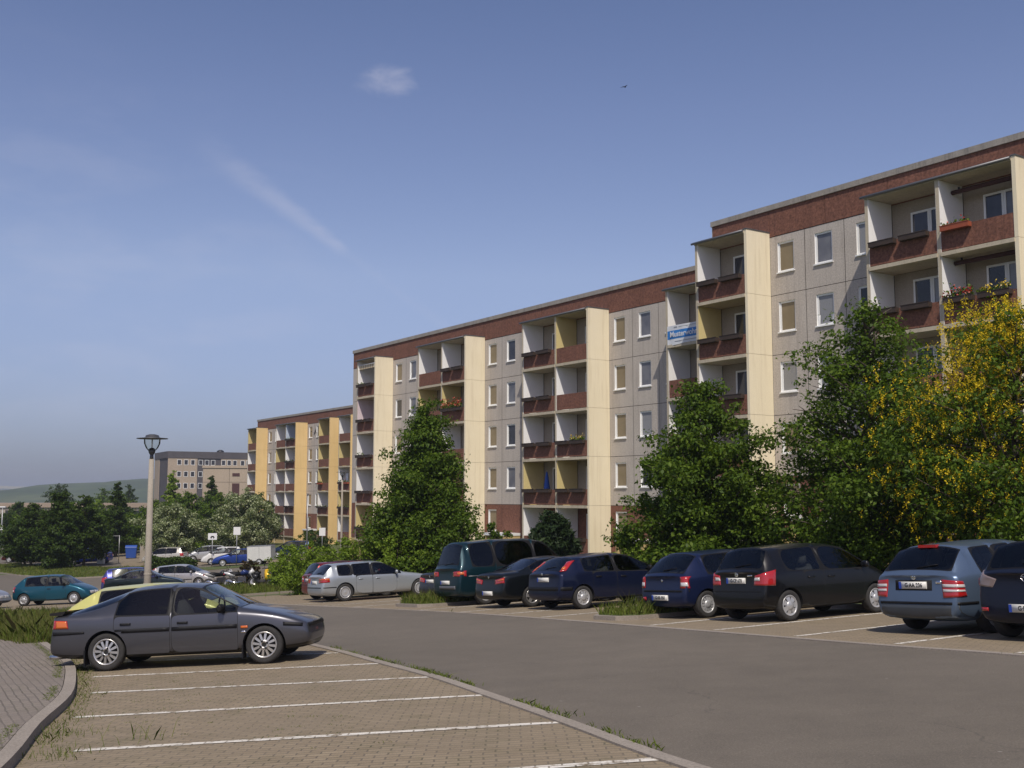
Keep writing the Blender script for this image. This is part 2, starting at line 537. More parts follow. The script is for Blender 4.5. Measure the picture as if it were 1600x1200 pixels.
def build_terrain():
    xs = axis_vals(-72, 34, 1.0, (-6000, 6000)); ys = axis_vals(-6, 148, 1.0, (-400, 9000))
    XX, YY = np.meshgrid(xs, ys)
    Z = zg(XX, YY)
    nx, ny = len(xs), len(ys)
    co = np.stack([XX, YY, Z], -1).reshape(-1, 3)
    idx = np.arange(nx * ny).reshape(ny, nx)
    q = np.stack([idx[:-1, :-1], idx[:-1, 1:], idx[1:, 1:], idx[1:, :-1]], -1).reshape(-1, 4)
    me = bpy.data.meshes.new('ground')
    me.from_pydata(co.tolist(), [], q.tolist())
    me.materials.append(M['meadow']); me.polygons.foreach_set('use_smooth', [True] * len(q)); me.update()
    o = link('ground', me); tag(o, kind='structure')


build_terrain()


def grid_cut(bm, step=1.0):
    for ax in (0, 1):
        lo = min(v.co[ax] for v in bm.verts); hi = max(v.co[ax] for v in bm.verts)
        k = math.floor(lo / step) + 1
        while k * step < hi:
            no = (1, 0, 0) if ax == 0 else (0, 1, 0)
            co = (k * step, 0, 0) if ax == 0 else (0, k * step, 0)
            bmesh.ops.bisect_plane(bm, geom=bm.verts[:] + bm.edges[:] + bm.faces[:], plane_co=co, plane_no=no, dist=1e-5)
            k += 1


def drape(name, polys, dz, mat, thick=0.0, kind='structure', parent=None, step=1.0):
    """polygons laid on the terrain, dz above it; thick > 0 gives a solid edge going down"""
    bm = bmesh.new()
    for poly in polys:
        b2 = bmesh.new()
        f = b2.faces.new([b2.verts.new((x, y, 0)) for x, y in poly])
        if f.normal.z < 0: pass
        b2.normal_update()
        if f.normal.z < 0: f.normal_flip()
        bmesh.ops.triangulate(b2, faces=b2.faces[:])
        grid_cut(b2, step)
        t = bpy.data.meshes.new('t'); b2.to_mesh(t); b2.free(); bm.from_mesh(t); bpy.data.meshes.remove(t)
    bmesh.ops.remove_doubles(bm, verts=bm.verts[:], dist=1e-4)
    if thick:
        ed = [e for e in bm.edges if e.is_boundary]
        r = bmesh.ops.extrude_edge_only(bm, edges=ed)
        low = {v for v in r['geom'] if isinstance(v, bmesh.types.BMVert)}
    else: low = set()
    bm.verts.ensure_lookup_table()
    zz = zg([v.co.x for v in bm.verts], [v.co.y for v in bm.verts])
    for v, z in zip(bm.verts, np.atleast_1d(zz)):
        v.co.z = z + dz - (thick if v in low else 0)
    bmesh.ops.recalc_face_normals(bm, faces=bm.faces[:]) if thick else None
    me = bpy.data.meshes.new(name); bm.to_mesh(me); bm.free()
    me.materials.append(mat)
    o = link(name, me, parent)
    if kind: o['kind'] = kind
    return o


def offset_line(pts, d):
    """polyline moved d metres to its right"""
    out = []
    for i, p in enumerate(pts):
        a = Vector(pts[max(i - 1, 0)]); b = Vector(pts[min(i + 1, len(pts) - 1)])
        t = (b - a).normalized()
        out.append((p[0] + t.y * d, p[1] - t.x * d))
    return out


def band(pts, d0, d1):
    return offset_line(pts, d0) + offset_line(pts, d1)[::-1]


def smooth_line(pts, n=4):
    """Catmull-Rom"""
    P = [Vector((*p, 0)) for p in pts]; out = []
    for i in range(len(P) - 1):
        p0, p1, p2, p3 = P[max(i - 1, 0)], P[i], P[i + 1], P[min(i + 2, len(P) - 1)]
        for k in range(n):
            t = k / n
            q = 0.5 * ((2 * p1) + (p2 - p0) * t + (2 * p0 - 5 * p1 + 4 * p2 - p3) * t * t + (3 * p1 - p0 - 3 * p2 + p3) * t ** 3)
            out.append((q.x, q.y))
    out.append((P[-1].x, P[-1].y))
    return out


# left edge of the carriageway (flush kerb of the left bays), near -> far
LOT = smooth_line([(4.6, 1.5), (3.0, 4.8), (1.46, 7.99), (0.58, 10.5), (-0.2, 12.7), (-0.97, 14.8), (-1.9, 16.95), (-3.3, 20.2), (-5.6, 25.0), (-8.4, 30.5), (-11.6, 36.2), (-14.6, 42.0), (-17.4, 49.0), (-19.4, 56.0)])
# right edge (flush kerb of the right bays)
RK = smooth_line([(11.5, 2.5), (8.9, 8.8), (6.48, 14.04), (5.45, 15.9), (4.5, 17.8), (3.5, 19.85), (2.45, 21.95), (1.3, 24.3), (0.2, 26.45), (-1.0, 28.75), (-2.5, 31.3), (-5.1, 35.3), (-8.2, 40.0), (-10.5, 43.9), (-13.6, 50.6), (-16.2, 58.0)])
CURB = smooth_line([(-2.2, 2.0), (-3.3, 6.0), (-4.2, 9.4), (-4.85, 11.5), (-5.5, 13.9), (-6.35, 16.2), (-7.3, 18.5), (-8.6, 21.2), (-11.0, 26.0), (-13.0, 31.5)])

drape('road', [LOT + RK[::-1]], 0.012, M['asphalt'])
drape('parking_bays', [LOT + [(-13.6, 32.5)] + CURB[::-1]] if False else [[p for p in LOT if p[1] < 33] + CURB[::-1]], 0.016, M['paver'])
drape('kerb', [band([p for p in LOT if p[1] < 33], -0.14, 0.0)], 0.036, M['kerb'], 0.03)
# right-hand bays, 5.3 m deep, in their own pavers
RB = [p for p in RK if p[1] < 52]
drape('parking_bays', [band(RB, 0.0, 5.6)], 0.016, M['paver_side'])
drape('kerb', [band(RK, 0.0, 0.14)], 0.034, M['kerb'], 0.03)
drape('kerb', [band(RB, 5.55, 5.69)], 0.12, M['kerb'], 0.13)
# pavement on the left with its raised kerb
SW = [(-40, 2.0), (-40, 22.0), (-22.0, 33.0), (-15.0, 33.5)]
drape('pavement', [offset_line(CURB, -0.16) + [(-17.5, 31.5), (-16.0, 24.0), (-17.0, 2.0)]], 0.115, M['cobble'], 0.12)
drape('kerb', [band(CURB, -0.15, 0.0)], 0.12, M['kerb'], 0.13)


def stripe(p, q, w=0.11):
    d = (Vector(q) - Vector(p)).normalized(); n = Vector((d.y, -d.x)) * w / 2
    return [(p[0] + n.x, p[1] + n.y), (p[0] - n.x, p[1] - n.y), (q[0] - n.x, q[1] - n.y), (q[0] + n.x, q[1] + n.y)]


drape('parking_lines', [stripe(a, b, 0.125) for a, b in (((-2.6, 8.1), (1.16, 8.56)), ((-4.0, 10.24), (0.45, 10.52)), ((-4.9, 12.5), (-0.3, 12.72)),
      ((-5.6, 14.85), (-1.06, 14.8)), ((-6.4, 17.0), (-1.98, 16.95)), ((-7.3, 19.4), (-3.0, 19.15)), ((-8.3, 21.7), (-4.1, 21.5)))], 0.0205, M['line'])
AX = Vector((math.sin(R(58)), math.cos(R(58))))
drape('parking_lines', [stripe((x + AX.x * .3, y + AX.y * .3), (x + AX.x * 4.9, y + AX.y * 4.9), 0.12) for x, y in
      ((6.35, 14.3), (5.4, 16.15), (4.42, 18.1), (3.45, 20.05), (2.5, 21.9), (0.45, 26.0), (-0.55, 27.95), (-1.65, 29.85), (-2.9, 31.9), (-5.4, 35.8), (-6.7, 37.75), (-8.1, 39.9))], 0.0205, M['line_side'])

# grass islands between the right bays, kerbed
def island(c, w, l0, l1):
    """c on the kerb line; w along it; from l0 to l1 into the bays"""
    t = Vector((-AX.y, AX.x))
    cx = Vector(c)
    pts = []
    for s_, l in ((-w / 2, l0 + .35), (-w / 2 + .35, l0), (w / 2 - .35, l0), (w / 2, l0 + .35), (w / 2, l1), (-w / 2, l1)):
        q = cx + t * s_ + AX * l
        pts.append((q.x, q.y))
    drape('kerb', [pts], 0.11, M['kerb'], 0.12)
    inner = []
    m_ = sum((Vector(p) for p in pts), Vector((0, 0))) / len(pts)
    for p in pts:
        d = Vector(p) - m_
        q = m_ + d * (1 - 0.13 / max(d.length, .2))
        inner.append((q.x, q.y))
    drape('verge', [inner], 0.125, M['meadow'], 0.02)
    return inner


ISL1 = island((1.55, 23.9), 1.5, 0.55, 5.4)
ISL2 = island((-4.05, 33.8), 2.2, 0.9, 5.4)
# the wedge of green beyond the last bays
WEDGE = [(-13.9, 51.9), (-10.9, 54.2), (-8.9, 56.0), (-9.5, 62.0), (-13.2, 66.0), (-17.4, 66.2), (-18.2, 64.4), (-16.3, 57.5)]
drape('kerb', [WEDGE], 0.10, M['kerb'], 0.11)
WIN = [(-13.8, 52.2), (-10.9, 54.5), (-9.2, 56.2), (-9.8, 61.8), (-13.3, 65.7), (-17.2, 65.9), (-17.9, 64.3), (-16.0, 57.6)]
drape('verge', [WIN], 0.115, M['meadow'], 0.02)

# the far street, its loop round the green and the far car park
drape('road', [[(-75, 92), (-45, 84.0), (-38.7, 78.0), (-34.4, 72.0), (-31.5, 64), (-30, 47), (-22, 44.5), (-14.7, 42.2), (-17.4, 49.0), (-16.2, 58.0), (-18.4, 64.4), (-17.4, 67.0), (-13.0, 67.0), (-8.9, 63.0), (-4, 66), (-6, 78), (-14.5, 92), (-16.5, 106), (-20.3, 112),
      (-38.2, 127.5), (-52, 136), (-61.2, 146), (-64.7, 155), (-82, 160), (-80, 150), (-64, 139.5), (-57.7, 124.0), (-49, 103.8), (-40.8, 90.5), (-75, 104)]], 0.010, M['asphalt'])
drape('parking_bays', [[(-31.0, 47.5), (-22.0, 45.2), (-18.6, 49.5), (-19.3, 56), (-19.0, 62), (-18.2, 67.5), (-19.2, 70.3), (-30.5, 71.0)]], 0.0165, M['paver'])
drape('parking_bays', [[(-34.5, 97.5), (-26.8, 94.8), (-22.6, 91.5), (-16.8, 95), (-17.2, 106), (-22.3, 109.1), (-38.2, 125.2), (-48, 132)]], 0.0145, M['paver'])
GREEN = smooth_line([(-39.6, 88.6), (-36.2, 85.2), (-33.2, 82.8), (-30.4, 83.2), (-27.6, 84.0), (-26.2, 87.0), (-28.5, 92), (-35, 95.0), (-41, 99.5), (-46.4, 104.5), (-48.3, 108), (-49.5, 104), (-45.5, 96), (-41.5, 91), (-39.6, 88.6)])[:-1]
drape('kerb', [GREEN], 0.10, M['kerb'], 0.11)
gc = sum((Vector(p) for p in GREEN), Vector((0, 0))) / len(GREEN)
drape('verge', [[tuple(Vector(p) + (gc - Vector(p)).normalized() * 0.2) for p in GREEN]], 0.12, M['meadow'], 0.02)
drape('verge', [[(-27.2, 90.0), (-24.6, 86.3), (-21.8, 88.3), (-17.5, 90.6), (-17.0, 92.6), (-20.5, 91.6), (-23.5, 91.2)]], 0.05, M['meadow'], 0.05)


def ridge(name, y0, pts, depth, mat, base=-14, seed=1):
    """a hill whose skyline runs through (x, z) pts at distance y0; slopes on both sides"""
    r_ = random.Random(seed)
    xs = [p[0] for p in pts]; zs = [p[1] for p in pts]
    X = np.linspace(xs[0], xs[-1], 90); Z = np.interp(X, xs, zs)
    rows = [(-1.0, 0.0), (-0.75, 0.28), (-0.5, 0.6), (-0.25, 0.88), (0, 1.0), (0.3, 0.8), (1.0, 0.0)]
    v, f = [], []
    for (dy, k) in rows:
        for x, z in zip(X, Z):
            v.append((x, y0 + dy * depth + r_.uniform(-.02, .02) * depth, base + (z - base) * k + (r_.uniform(-.03, .06) * (z - base) if 0 < k else 0)))
    n = len(X)
    for i in range(len(rows) - 1):
        for j in range(n - 1):
            a = i * n + j
            f.append((a, a + 1, a + n + 1, a + n))
    me = bpy.data.meshes.new(name); me.from_pydata(v, [], f); me.materials.append(mat)
    me.polygons.foreach_set('use_smooth', [True] * len(f)); me.update()
    o = link(name, me); o['kind'] = 'structure'
    return o


ridge('hills', 1500, [(-1100, -10), (-745, 2), (-690, 11), (-640, 13), (-600, 20), (-560, 21), (-500, 26), (-420, 25), (-250, 22), (0, 12), (500, 0), (1100, -10)], 420, M['hill'], seed=3)
ridge('hills', 4200, [(-4200, 10), (-2600, 34), (-2100, 32), (-1700, 26), (-900, 34), (0, 22), (1500, 12), (3500, 5)], 700, M['hill'], base=-45, seed=4)
ridge('field', 4900, [(-4500, 30), (-2600, 46), (-2250, 48), (-1900, 46), (-1500, 38), (-600, 20), (2000, -5)], 600, M['field'], base=-50, seed=5)

# ------------------------------------------------------------------ apartment blocks
BAZ = R(-34.2)
E_ = Vector((math.sin(BAZ), math.cos(BAZ)))            # along the facade, away from the camera
LX = -E_                                               # local x: to the right as seen from the street
LY = Vector((-LX.y, LX.x))                             # local y: into the building
BROT = math.atan2(LX.y, LX.x)
FH = 2.8
BD = 1.55                                              # how far the balconies stand out


def bpoint(u, v):
    p = LX * u + LY * v
    return p.x, p.y


def holes_wall(mb, x0, x1, z0, z1, holes, y=0.0, mi=0, reveal=0.13, rmi=0):
    """a wall sheet at depth y with rectangular holes (hx0,hx1,hz0,hz1) and their reveals"""
    xs = sorted({x0, x1, *[h[0] for h in holes], *[h[1] for h in holes]})
    zs = sorted({z0, z1, *[h[2] for h in holes], *[h[3] for h in holes]})
    for i in range(len(xs) - 1):
        for j in range(len(zs) - 1):
            cx, cz = (xs[i] + xs[i + 1]) / 2, (zs[j] + zs[j + 1]) / 2
            if any(h[0] < cx < h[1] and h[2] < cz < h[3] for h in holes): continue
            mb.face([(xs[i], y, zs[j]), (xs[i + 1], y, zs[j]), (xs[i + 1], y, zs[j + 1]), (xs[i], y, zs[j + 1])], mi)
    for (a, b, c, d) in holes:
        r = y + reveal
        mb.face([(a, y, c), (a, y, d), (a, r, d), (a, r, c)], rmi)
        mb.face([(b, y, c), (b, r, c), (b, r, d), (b, y, d)], rmi)
        mb.face([(a, y, d), (b, y, d), (b, r, d), (a, r, d)], rmi)
        mb.face([(a, y, c), (a, r, c), (b, r, c), (b, y, c)], rmi)


def frame_mb(x0, x1, z0, z1, y, t=0.085, d=0.06, mull=()):
    m = MB()
    m.box(x0, y, z0, x0 + t, y + d, z1); m.box(x1 - t, y, z0, x1, y + d, z1)
    m.box(x0 + t, y, z0, x1 - t, y + d, z0 + t); m.box(x0 + t, y, z1 - t, x1 - t, y + d, z1)
    for q in mull: m.box(q - t * .75, y, z0 + t, q + t * .75, y + d, z1 - t)
    return m


def tilt_pane(x0, x1, z0, z1, y, tilt=0.0):
    """a pane hinged at its foot; tilt leans its head into the room"""
    m = MB()
    k = tilt
    m.face([(x0, y, z0), (x1, y, z0), (x1, y + k, z1), (x0, y + k, z1)])
    return m


def window(par, x0, x1, z0, z1, pane, y=0.06, sill=True, tilted=False):
    f = frame_mb(x0, x1, z0, z1, y).build('window', M['frame'], par)
    tilt_pane(x0 + .07, x1 - .07, z0 + .07, z1 - .07, y + .035).build('pane', pane, f)
    if tilted:
        m = MB()
        k = 0.16
        for (a, b) in ((x0 + .08, x0 + .15), (x1 - .15, x1 - .08)):
            m.face([(a, y - .004, z0 + .08), (b, y - .004, z0 + .08), (b, y + k - .05, z1 - .13), (a, y + k - .05, z1 - .13)])
        m.box(x0 + .08, y + k - .08, z1 - .15, x1 - .08, y + k - .04, z1 - .10)
        m.build('sash', M['frame'], f)
    if sill:
        MB().box(x0 - .05, -.07, z0 - .055, x1 + .05, y + .01, z0 - .003).build('sill', M['frame'], f)
    return f


def balcony_door(par, x0, x1, zf, pane, pane2, y):
    """glazed door and window unit at the back of a balcony"""
    d1 = x0 + (x1 - x0) * .46
    f = frame_mb(x0, d1, zf + .05, zf + 2.3, y).build('balcony_door', M['frame'], par)
    tilt_pane(x0 + .07, d1 - .07, zf + .12, zf + 2.23, y + .03).build('pane', pane, f)
    w = frame_mb(d1 + .01, x1, zf + .85, zf + 2.3, y).build('window', M['frame'], par)
    tilt_pane(d1 + .08, x1 - .07, zf + .92, zf + 2.23, y + .03).build('pane', pane2, w)


FLOOR_WORD = ['ground floor', 'first floor', 'second floor', 'third floor', 'top floor']
PLANTERS = []   # (block, column words, floor, side index, u0, u1, front v, z, kind)


def block(name, label, D, segs, s0, s1, zpar, fin_mat, seed, walls, skip_floor=()):
    """segs: (kind, s_left, s_right[, s_mid]) from far to near; zpar: underside of the parapet band above the camera"""
    rg = random.Random(seed)
    sm = (s0 + s1) / 2
    zpar = zpar + CAMZ
    zfl = [zpar - FH * (5 - k) for k in range(5)]     # floor levels 0..4
    px, py = bpoint(-sm, D)
    fr = [zg(*bpoint(-s, D - 1.6)) for s in np.linspace(s0, s1, 9)]
    zb = min(fr) - 0.3
    gbase = zg(px, py)
    root = empty(name, (px, py, gbase), BROT, label, 'apartment block')
    U = lambda s: -s + sm
    Z = lambda z: z - gbase
    # wall panels with sealed joints, front side
    brown = MB(); base = MB()
    wins = []
    segs_all = sorted(segs, key=lambda q: -q[1])
    for sg in segs_all:
        kind, sl_, sr = sg[0], sg[1], sg[2]
        a, b = U(sl_), U(sr)
        w = b - a
        wall = MB(); gfl = MB()
        if kind == 'W':
            cuts = [a, a + w * .315, a + w * .65, b]
            cent = [a + w * .144, a + w * .475, a + w * .82]
            for k in range(5):
                z0, z1 = Z(zfl[k]), Z(zfl[k] + FH)
                for i in range(3):
                    hs = []
                    c = cent[i]
                    if not (k == 0 and i == 1):
                        hw = (c - .485, c + .485, z0 + 1.04, z0 + 2.46)
                        hs.append(hw); wins.append((k, i, hw))
                    else:
                        hs.append((c - .75, c + .75, z0 + 0.0 + .02, z0 + .55)) if False else None
                    holes_wall(gfl if k == 0 else wall, cuts[i] + .013, cuts[i + 1] - .013, z0 + .013, z1 - .013, [h for h in hs if h], 0.0, 0, .13, 1)
        elif kind in ('P',):
            for k in range(5):
                z0, z1 = Z(zfl[k]), Z(zfl[k] + FH)
                holes_wall(gfl if k == 0 else wall, a + .013, b - .013, z0 + .013, z1 - .013, [], 0.0)
        if wall.f:
            wall.build('wall', [M['concrete'], M['frame']], root); gfl.build('ground_floor_panels', [M['brown'], M['frame']], root)
    u0, u1 = U(s0), U(s1)
    # parapet band in panels, the weathered cap, the roof
    seams = [u0] + [U(q) for q in sorted({x for sg in segs for x in (sg[1], sg[2]) if s1 + .6 < x < s0 - .6}, reverse=True)] + [u1]
    zp0, zp1 = Z(zpar), Z(zpar + 1.28)
    for i in range(len(seams) - 1):
        n = max(1, round((seams[i + 1] - seams[i]) / 3.4))
        for q in range(n):
            a = seams[i] + (seams[i + 1] - seams[i]) * q / n; b = seams[i] + (seams[i + 1] - seams[i]) * (q + 1) / n
            brown.box(a + .012, -.02, zp0 + .015, b - .012, .12, zp1)
    depth = 11.6
    for sg in segs_all:                                             # dark backing seen in the joints
        if sg[0] in ('W', 'P'):
            pass
    cap = MB(); x = u0 - .06
    while x < u1 + .05:
        x2 = min(x + 3.0, u1 + .06)
        cap.box(x, -.09, zp1, x2 - .008, .35, zp1 + .25)
        x = x2
    roof = MB().box(u0, .36, zp0 + .2, u1, depth, zp1 + .02)
    # gables and rear wall
    gab = MB()
    gab.box(u0 - .045, 0.0, Z(zfl[0]), u0 - .001, depth, zp1)
    MB().box(u1 + .001, 0.0, Z(zfl[0]), u1 + .045, depth, zp1).build('gable_wall', M['concrete'], root)
    MB().box(u0, depth - .2, Z(zb), u1, depth, zp0 + .2).build('rear_wall', M['concrete'], root)
    base.box(u0 - .03, .03, Z(zb), u1 + .03, depth - .25, Z(zfl[0]) - .003)
    shell = MB()
    shell.box(u0, .19, Z(zfl[0]) , u1, .24, zp0 - .003)           # inner leaf behind the panels: seen in the joints
    brown.build('parapet_band', M['brown'], root)
    cap.build('parapet_cap', M['cap'], root)
    roof.build('roof', M['roofing'], root)
    gab.build('gable_wall', M['concrete'], root)
    base.build('basement', M['plaster_base'], root)
    shell.build('inner_leaf', M['joint'], root)
    panes = [M['pane_tan'], M['pane_grey'], M['pane_dark']]
    for (k, i, h) in wins:
        pm = panes[i] if rg.random() < (.85 if i == 0 else .55) else rg.choice([M['pane_dark'], M['pane_net'], M['pane_black'], M['pane_net']])
        window(root, h[0], h[1], h[2], h[3], pm, tilted=(i != 2 and rg.random() < .13))
    # entrances
    for sg in segs_all:
        if sg[0] != 'W': continue
        a, b = U(sg[1]), U(sg[2]); c = a + (b - a) * .47
        zc = Z(zfl[0]) + .82
        cn = MB().box(c - 1.15, -1.35, zc, c + 1.15, -.005, zc + .16).build('entrance_canopy', M['frame'], root)
        [MB().box(c + q - .07, -1.3, Z(zb), c + q + .07, -.006, zc - .002).build('side_screen', M['plaster_base'], cn) for q in (-1.05, 1.05)]
        zd = Z(gbase) - 0.1
        dr = frame_mb(c - .55, c + .55, zd, zc - .25, -.03, .1, .05).build('entrance_door', M['frame'], root)
        tilt_pane(c - .45, c + .45, zd + .1, zc - .35, 0.0).build('pane', M['pane_dark'], dr)
    # balconies
    for sg in segs_all:
        if sg[0] not in ('B1', 'B2'): continue
        a, b = U(sg[1]), U(sg[2])
        cols = [(a, b)] if sg[0] == 'B1' else [(a, U(sg[3])), (U(sg[3]), b)]
        ztop = Z(zpar) + .06
        tw = .15
        fin_t = Z(zpar) + .22
        # outer near wall: the painted fin
        fin = MB()
        nz = [Z(zb)] + [Z(z) for z in zfl] + [fin_t]
        for q in range(len(nz) - 1):
            fin.box(b - tw, -BD - .02, nz[q] + .006, b, -.004, nz[q + 1] - .006)
        fin.build('painted_fin', fin_mat, root)
        MB().box(b - tw - .02, -BD - .05, fin_t, b + .03, 0.0, fin_t + .04).build('fin_cap', M['sheet'], root)
        # far wall and divider: plain slabs with a light edge
        lst = [a] + ([cols[0][1]] if len(cols) == 2 else [])
        for n_, q in enumerate(lst):
            sw = MB()
            for r_ in range(len(nz) - 2):
                sw.box(q, -BD - .012, nz[r_ + 1] + .0, q + tw, -.004, (nz[r_ + 2] - .004 if r_ + 2 < len(nz) - 1 else ztop))
            sw.box(q, -BD - .012, nz[0], q + tw, -.004, nz[1] - .004)
            sw.build('balcony_side_wall', M['slab'], root)
        # roof slabs with a sheet edge
        rf = MB().box(a - .02, -BD - .05, ztop + .002, b - tw - .005, -.003, ztop + .13)
        rs = rf.build('balcony_roof', M['slab'], root)
        MB().tube([(a - .15, -BD - .1, ztop + .085), (b - tw, -BD - .1, ztop + .085)], .055, 8).build('gutter', M['sheet'], rs)
        MB().box(a - .12, -BD - .06, ztop + .135, b - tw - .01, -.003, ztop + .165).build('roof_sheet', M['sheet'], rs)
        MB().box(a + .02, -BD + .1, Z(zb), b - tw - .02, -.05, Z(zfl[0]) - .17).build('basement', M['plaster_base'], root)
        for ci, (ca, cb) in enumerate(cols):
            xa, xb = ca + tw, cb - (tw if cb == b else 0)
            for k in range(5):
                z = Z(zfl[k]); zt = (Z(zfl[k + 1]) - .16 if k < 4 else ztop)
                bal = MB().box(xa + .003, -BD - .055, z - .155, xb - .003, -.005, z).build('balcony', M['slab'], root)
                MB().box(xa + .014, -BD + .005, z + .035, xb - .014, -BD + .09, z + .93).build('parapet', M['brown'], bal)
                wk = walls.get((sg[1], ci, k)) or rg.choice(['white_wall'] * 6 + ['yellow_wall'] * 2)
                MB().box(xa + .001, -BD - .006, z + .002, xa + .012, -.02, zt - .003).build('side_lining', M[wk], bal)
                MB().box(xb - .012, -BD - .006, z + .002, xb - .001, -.02, zt - .003).build('side_lining', M[wk], bal)
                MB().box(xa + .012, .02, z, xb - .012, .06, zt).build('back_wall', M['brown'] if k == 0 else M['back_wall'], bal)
                w = xb - xa
                balcony_door(root, xa + w * .30, xa + w * .90, z, rg.choice([M['pane_dark'], M['pane_black']]), rg.choice([M['pane_dark'], M['pane_grey'], M['pane_net'], M['pane_dark']]), -.045)
    root['block'] = 0
    del root['block']
    return dict(root=root, U=U, zfl=zfl, D=D, sm=sm)


def fpoint(b, s, v, z):
    """world point: s along the facade, v out from (negative) or into the block b, z absolute"""
    x, y = bpoint(-s, b['D'] + v)
    return (x, y, z)


BM = block('apartment_block', 'middle five-storey panel block with cream balcony fins and the blue banner', 40.1,
           [('P', 82.7, 78.85), ('B1', 78.85, 75.65), ('W', 75.65, 68.9), ('B2', 68.9, 62.3, 65.57), ('W', 62.3, 55.6), ('B2', 55.6, 48.9, 52.15), ('W', 48.9, 42.3), ('B1', 42.3, 39.0)],
           82.7, 38.85, 10.69, M['cream'], 11,
           {(78.85, 0, 3): 'pink_wall', (78.85, 0, 4): 'white_wall', (78.85, 0, 2): 'white_wall', (78.85, 0, 1): 'white_wall', (68.9, 0, 4): 'white_wall', (68.9, 1, 4): 'white_wall', (68.9, 0, 3): 'yellow_wall', (68.9, 1, 3): 'yellow_wall',
            (55.6, 0, 4): 'white_wall', (55.6, 1, 4): 'yellow_wall', (55.6, 0, 3): 'white_wall', (55.6, 1, 3): 'white_wall', (55.6, 0, 2): 'white_wall', (55.6, 1, 2): 'white_wall', (55.6, 0, 1): 'yellow_wall', (55.6, 1, 1): 'yellow_wall', (55.6, 0, 0): 'white_wall', (55.6, 1, 0): 'white_wall', (42.3, 0, 4): 'white_wall', (42.3, 0, 3): 'white_wall'})
BR = block('apartment_block', 'nearest and tallest panel block, right edge, with cream balcony fins', 38.3,
           [('B1', 38.16, 34.76), ('W', 34.76, 28.16), ('B2', 28.16, 21.55, 24.86), ('W', 21.55, 14.95), ('B2', 14.95, 8.4, 11.7), ('P', 38.5, 38.17)],
           38.5, 8.3, 12.13, M['cream'], 12,
           {(38.16, 0, 4): 'white_wall', (38.16, 0, 3): 'yellow_wall', (38.16, 0, 2): 'white_wall', (28.16, 0, 4): 'white_wall', (28.16, 1, 4): 'white_wall', (28.16, 0, 3): 'white_wall', (28.16, 1, 3): 'white_wall'})
BL = block('apartment_block', 'farthest five-storey panel block with golden yellow balcony fins', 55.7,
           [('P', 144.9, 144.35), ('B1', 144.35, 141.1), ('W', 141.1, 134.3), ('B2', 134.3, 127.8, 131.1), ('W', 127.8, 121.0), ('B1', 121.0, 117.75), ('P', 117.75, 115.35), ('B1', 115.35, 112.1), ('W', 112.1, 105.4)],
           144.9, 105.3, 9.09, M['ochre'], 13,
           {(134.3, 1, 4): 'blue_wall', (134.3, 0, 3): 'yellow_wall', (121.0, 0, 4): 'yellow_wall', (121.0, 0, 0): 'yellow_wall', (115.35, 0, 1): 'yellow_wall'})

# ------------------------------------------------------------------ things on the balconies
def petals(mb, c, n, size, rg, spread, up=0.12):
    for _ in range(n):
        p = Vector((c[0] + rg.uniform(-spread, spread), c[1] + rg.uniform(-.09, .09), c[2] + abs(rg.gauss(0, up))))
        d = Vector((rg.uniform(-1, 1), rg.uniform(-1, .4), rg.uniform(-.3, 1))).normalized()
        a = d.orthogonal().normalized() * size; b_ = d.cross(a).normalized() * size
        mb.face([p - a, p - b_, p + a, p + b_])


BOX_N = [0]


def flower_box(b, s_l, s_r, k, side, label, kind='dark', v=None):
    """a planter hooked over the parapet between s_l and s_r"""
    rg = random.Random(BOX_N[0]); BOX_N[0] += 1
    z = b['zfl'][k] + .76
    w = abs(s_l - s_r)
    mid = (s_l + s_r) / 2
    o = empty('flower_box', fpoint(b, mid, -BD - .13, z), BROT, label, 'flower box', 'flower boxes on the balcony parapets')
    m = MB()
    h = .19
    m.box(-w / 2, -.12, 0, w / 2, -.105, h); m.box(-w / 2, .105, 0, w / 2, .12, h); m.box(-w / 2, -.105, 0, -w / 2 + .015, .105, h); m.box(w / 2 - .015, -.105, 0, w / 2, .105, h)
    m.box(-w / 2 + .015, -.105, 0, w / 2 - .015, .105, h * .8)
    m.box(-w / 2 - .02, -.135, h, w / 2 + .02, -.10, h + .025)
    m.box(-w * .35, .12, h - .03, -w * .35 + .03, .24, h); m.box(w * .35, .12, h - .03, w * .35 + .03, .24, h)
    m.build('planter', M['planter_red'] if kind == 'red' else M['planter'], o)
    if kind != 'dark':
        lf = MB(); fl = MB()
        n = {'sprout': 14, 'red': 26, 'flowers': 90, 'lush': 110, 'yellow': 60}[kind]
        for q in range(n * 2):
            petals(lf, (rg.uniform(-w / 2, w / 2), 0, h), 1, .055, rg, .05, .10 if kind not in ('lush', 'flowers') else .2)
        lf.build('foliage', M['leaf'], o)
        if kind in ('flowers', 'lush', 'red'):
            for q in range(n // (6 if kind == 'red' else 1)): petals(fl, (rg.uniform(-w / 2, w / 2), -.03, h + .08), 1, .045, rg, .05, .14 if kind == 'flowers' else .28)
            fl.build('blossom', M['flower_red'], o)
        elif kind == 'yellow':
            for q in range(n): petals(fl, (rg.uniform(-w / 2, w / 2), -.03, h + .08), 1, .04, rg, .05, .12)
            fl.build('blossom', M['flower_yellow'], o)
    return o


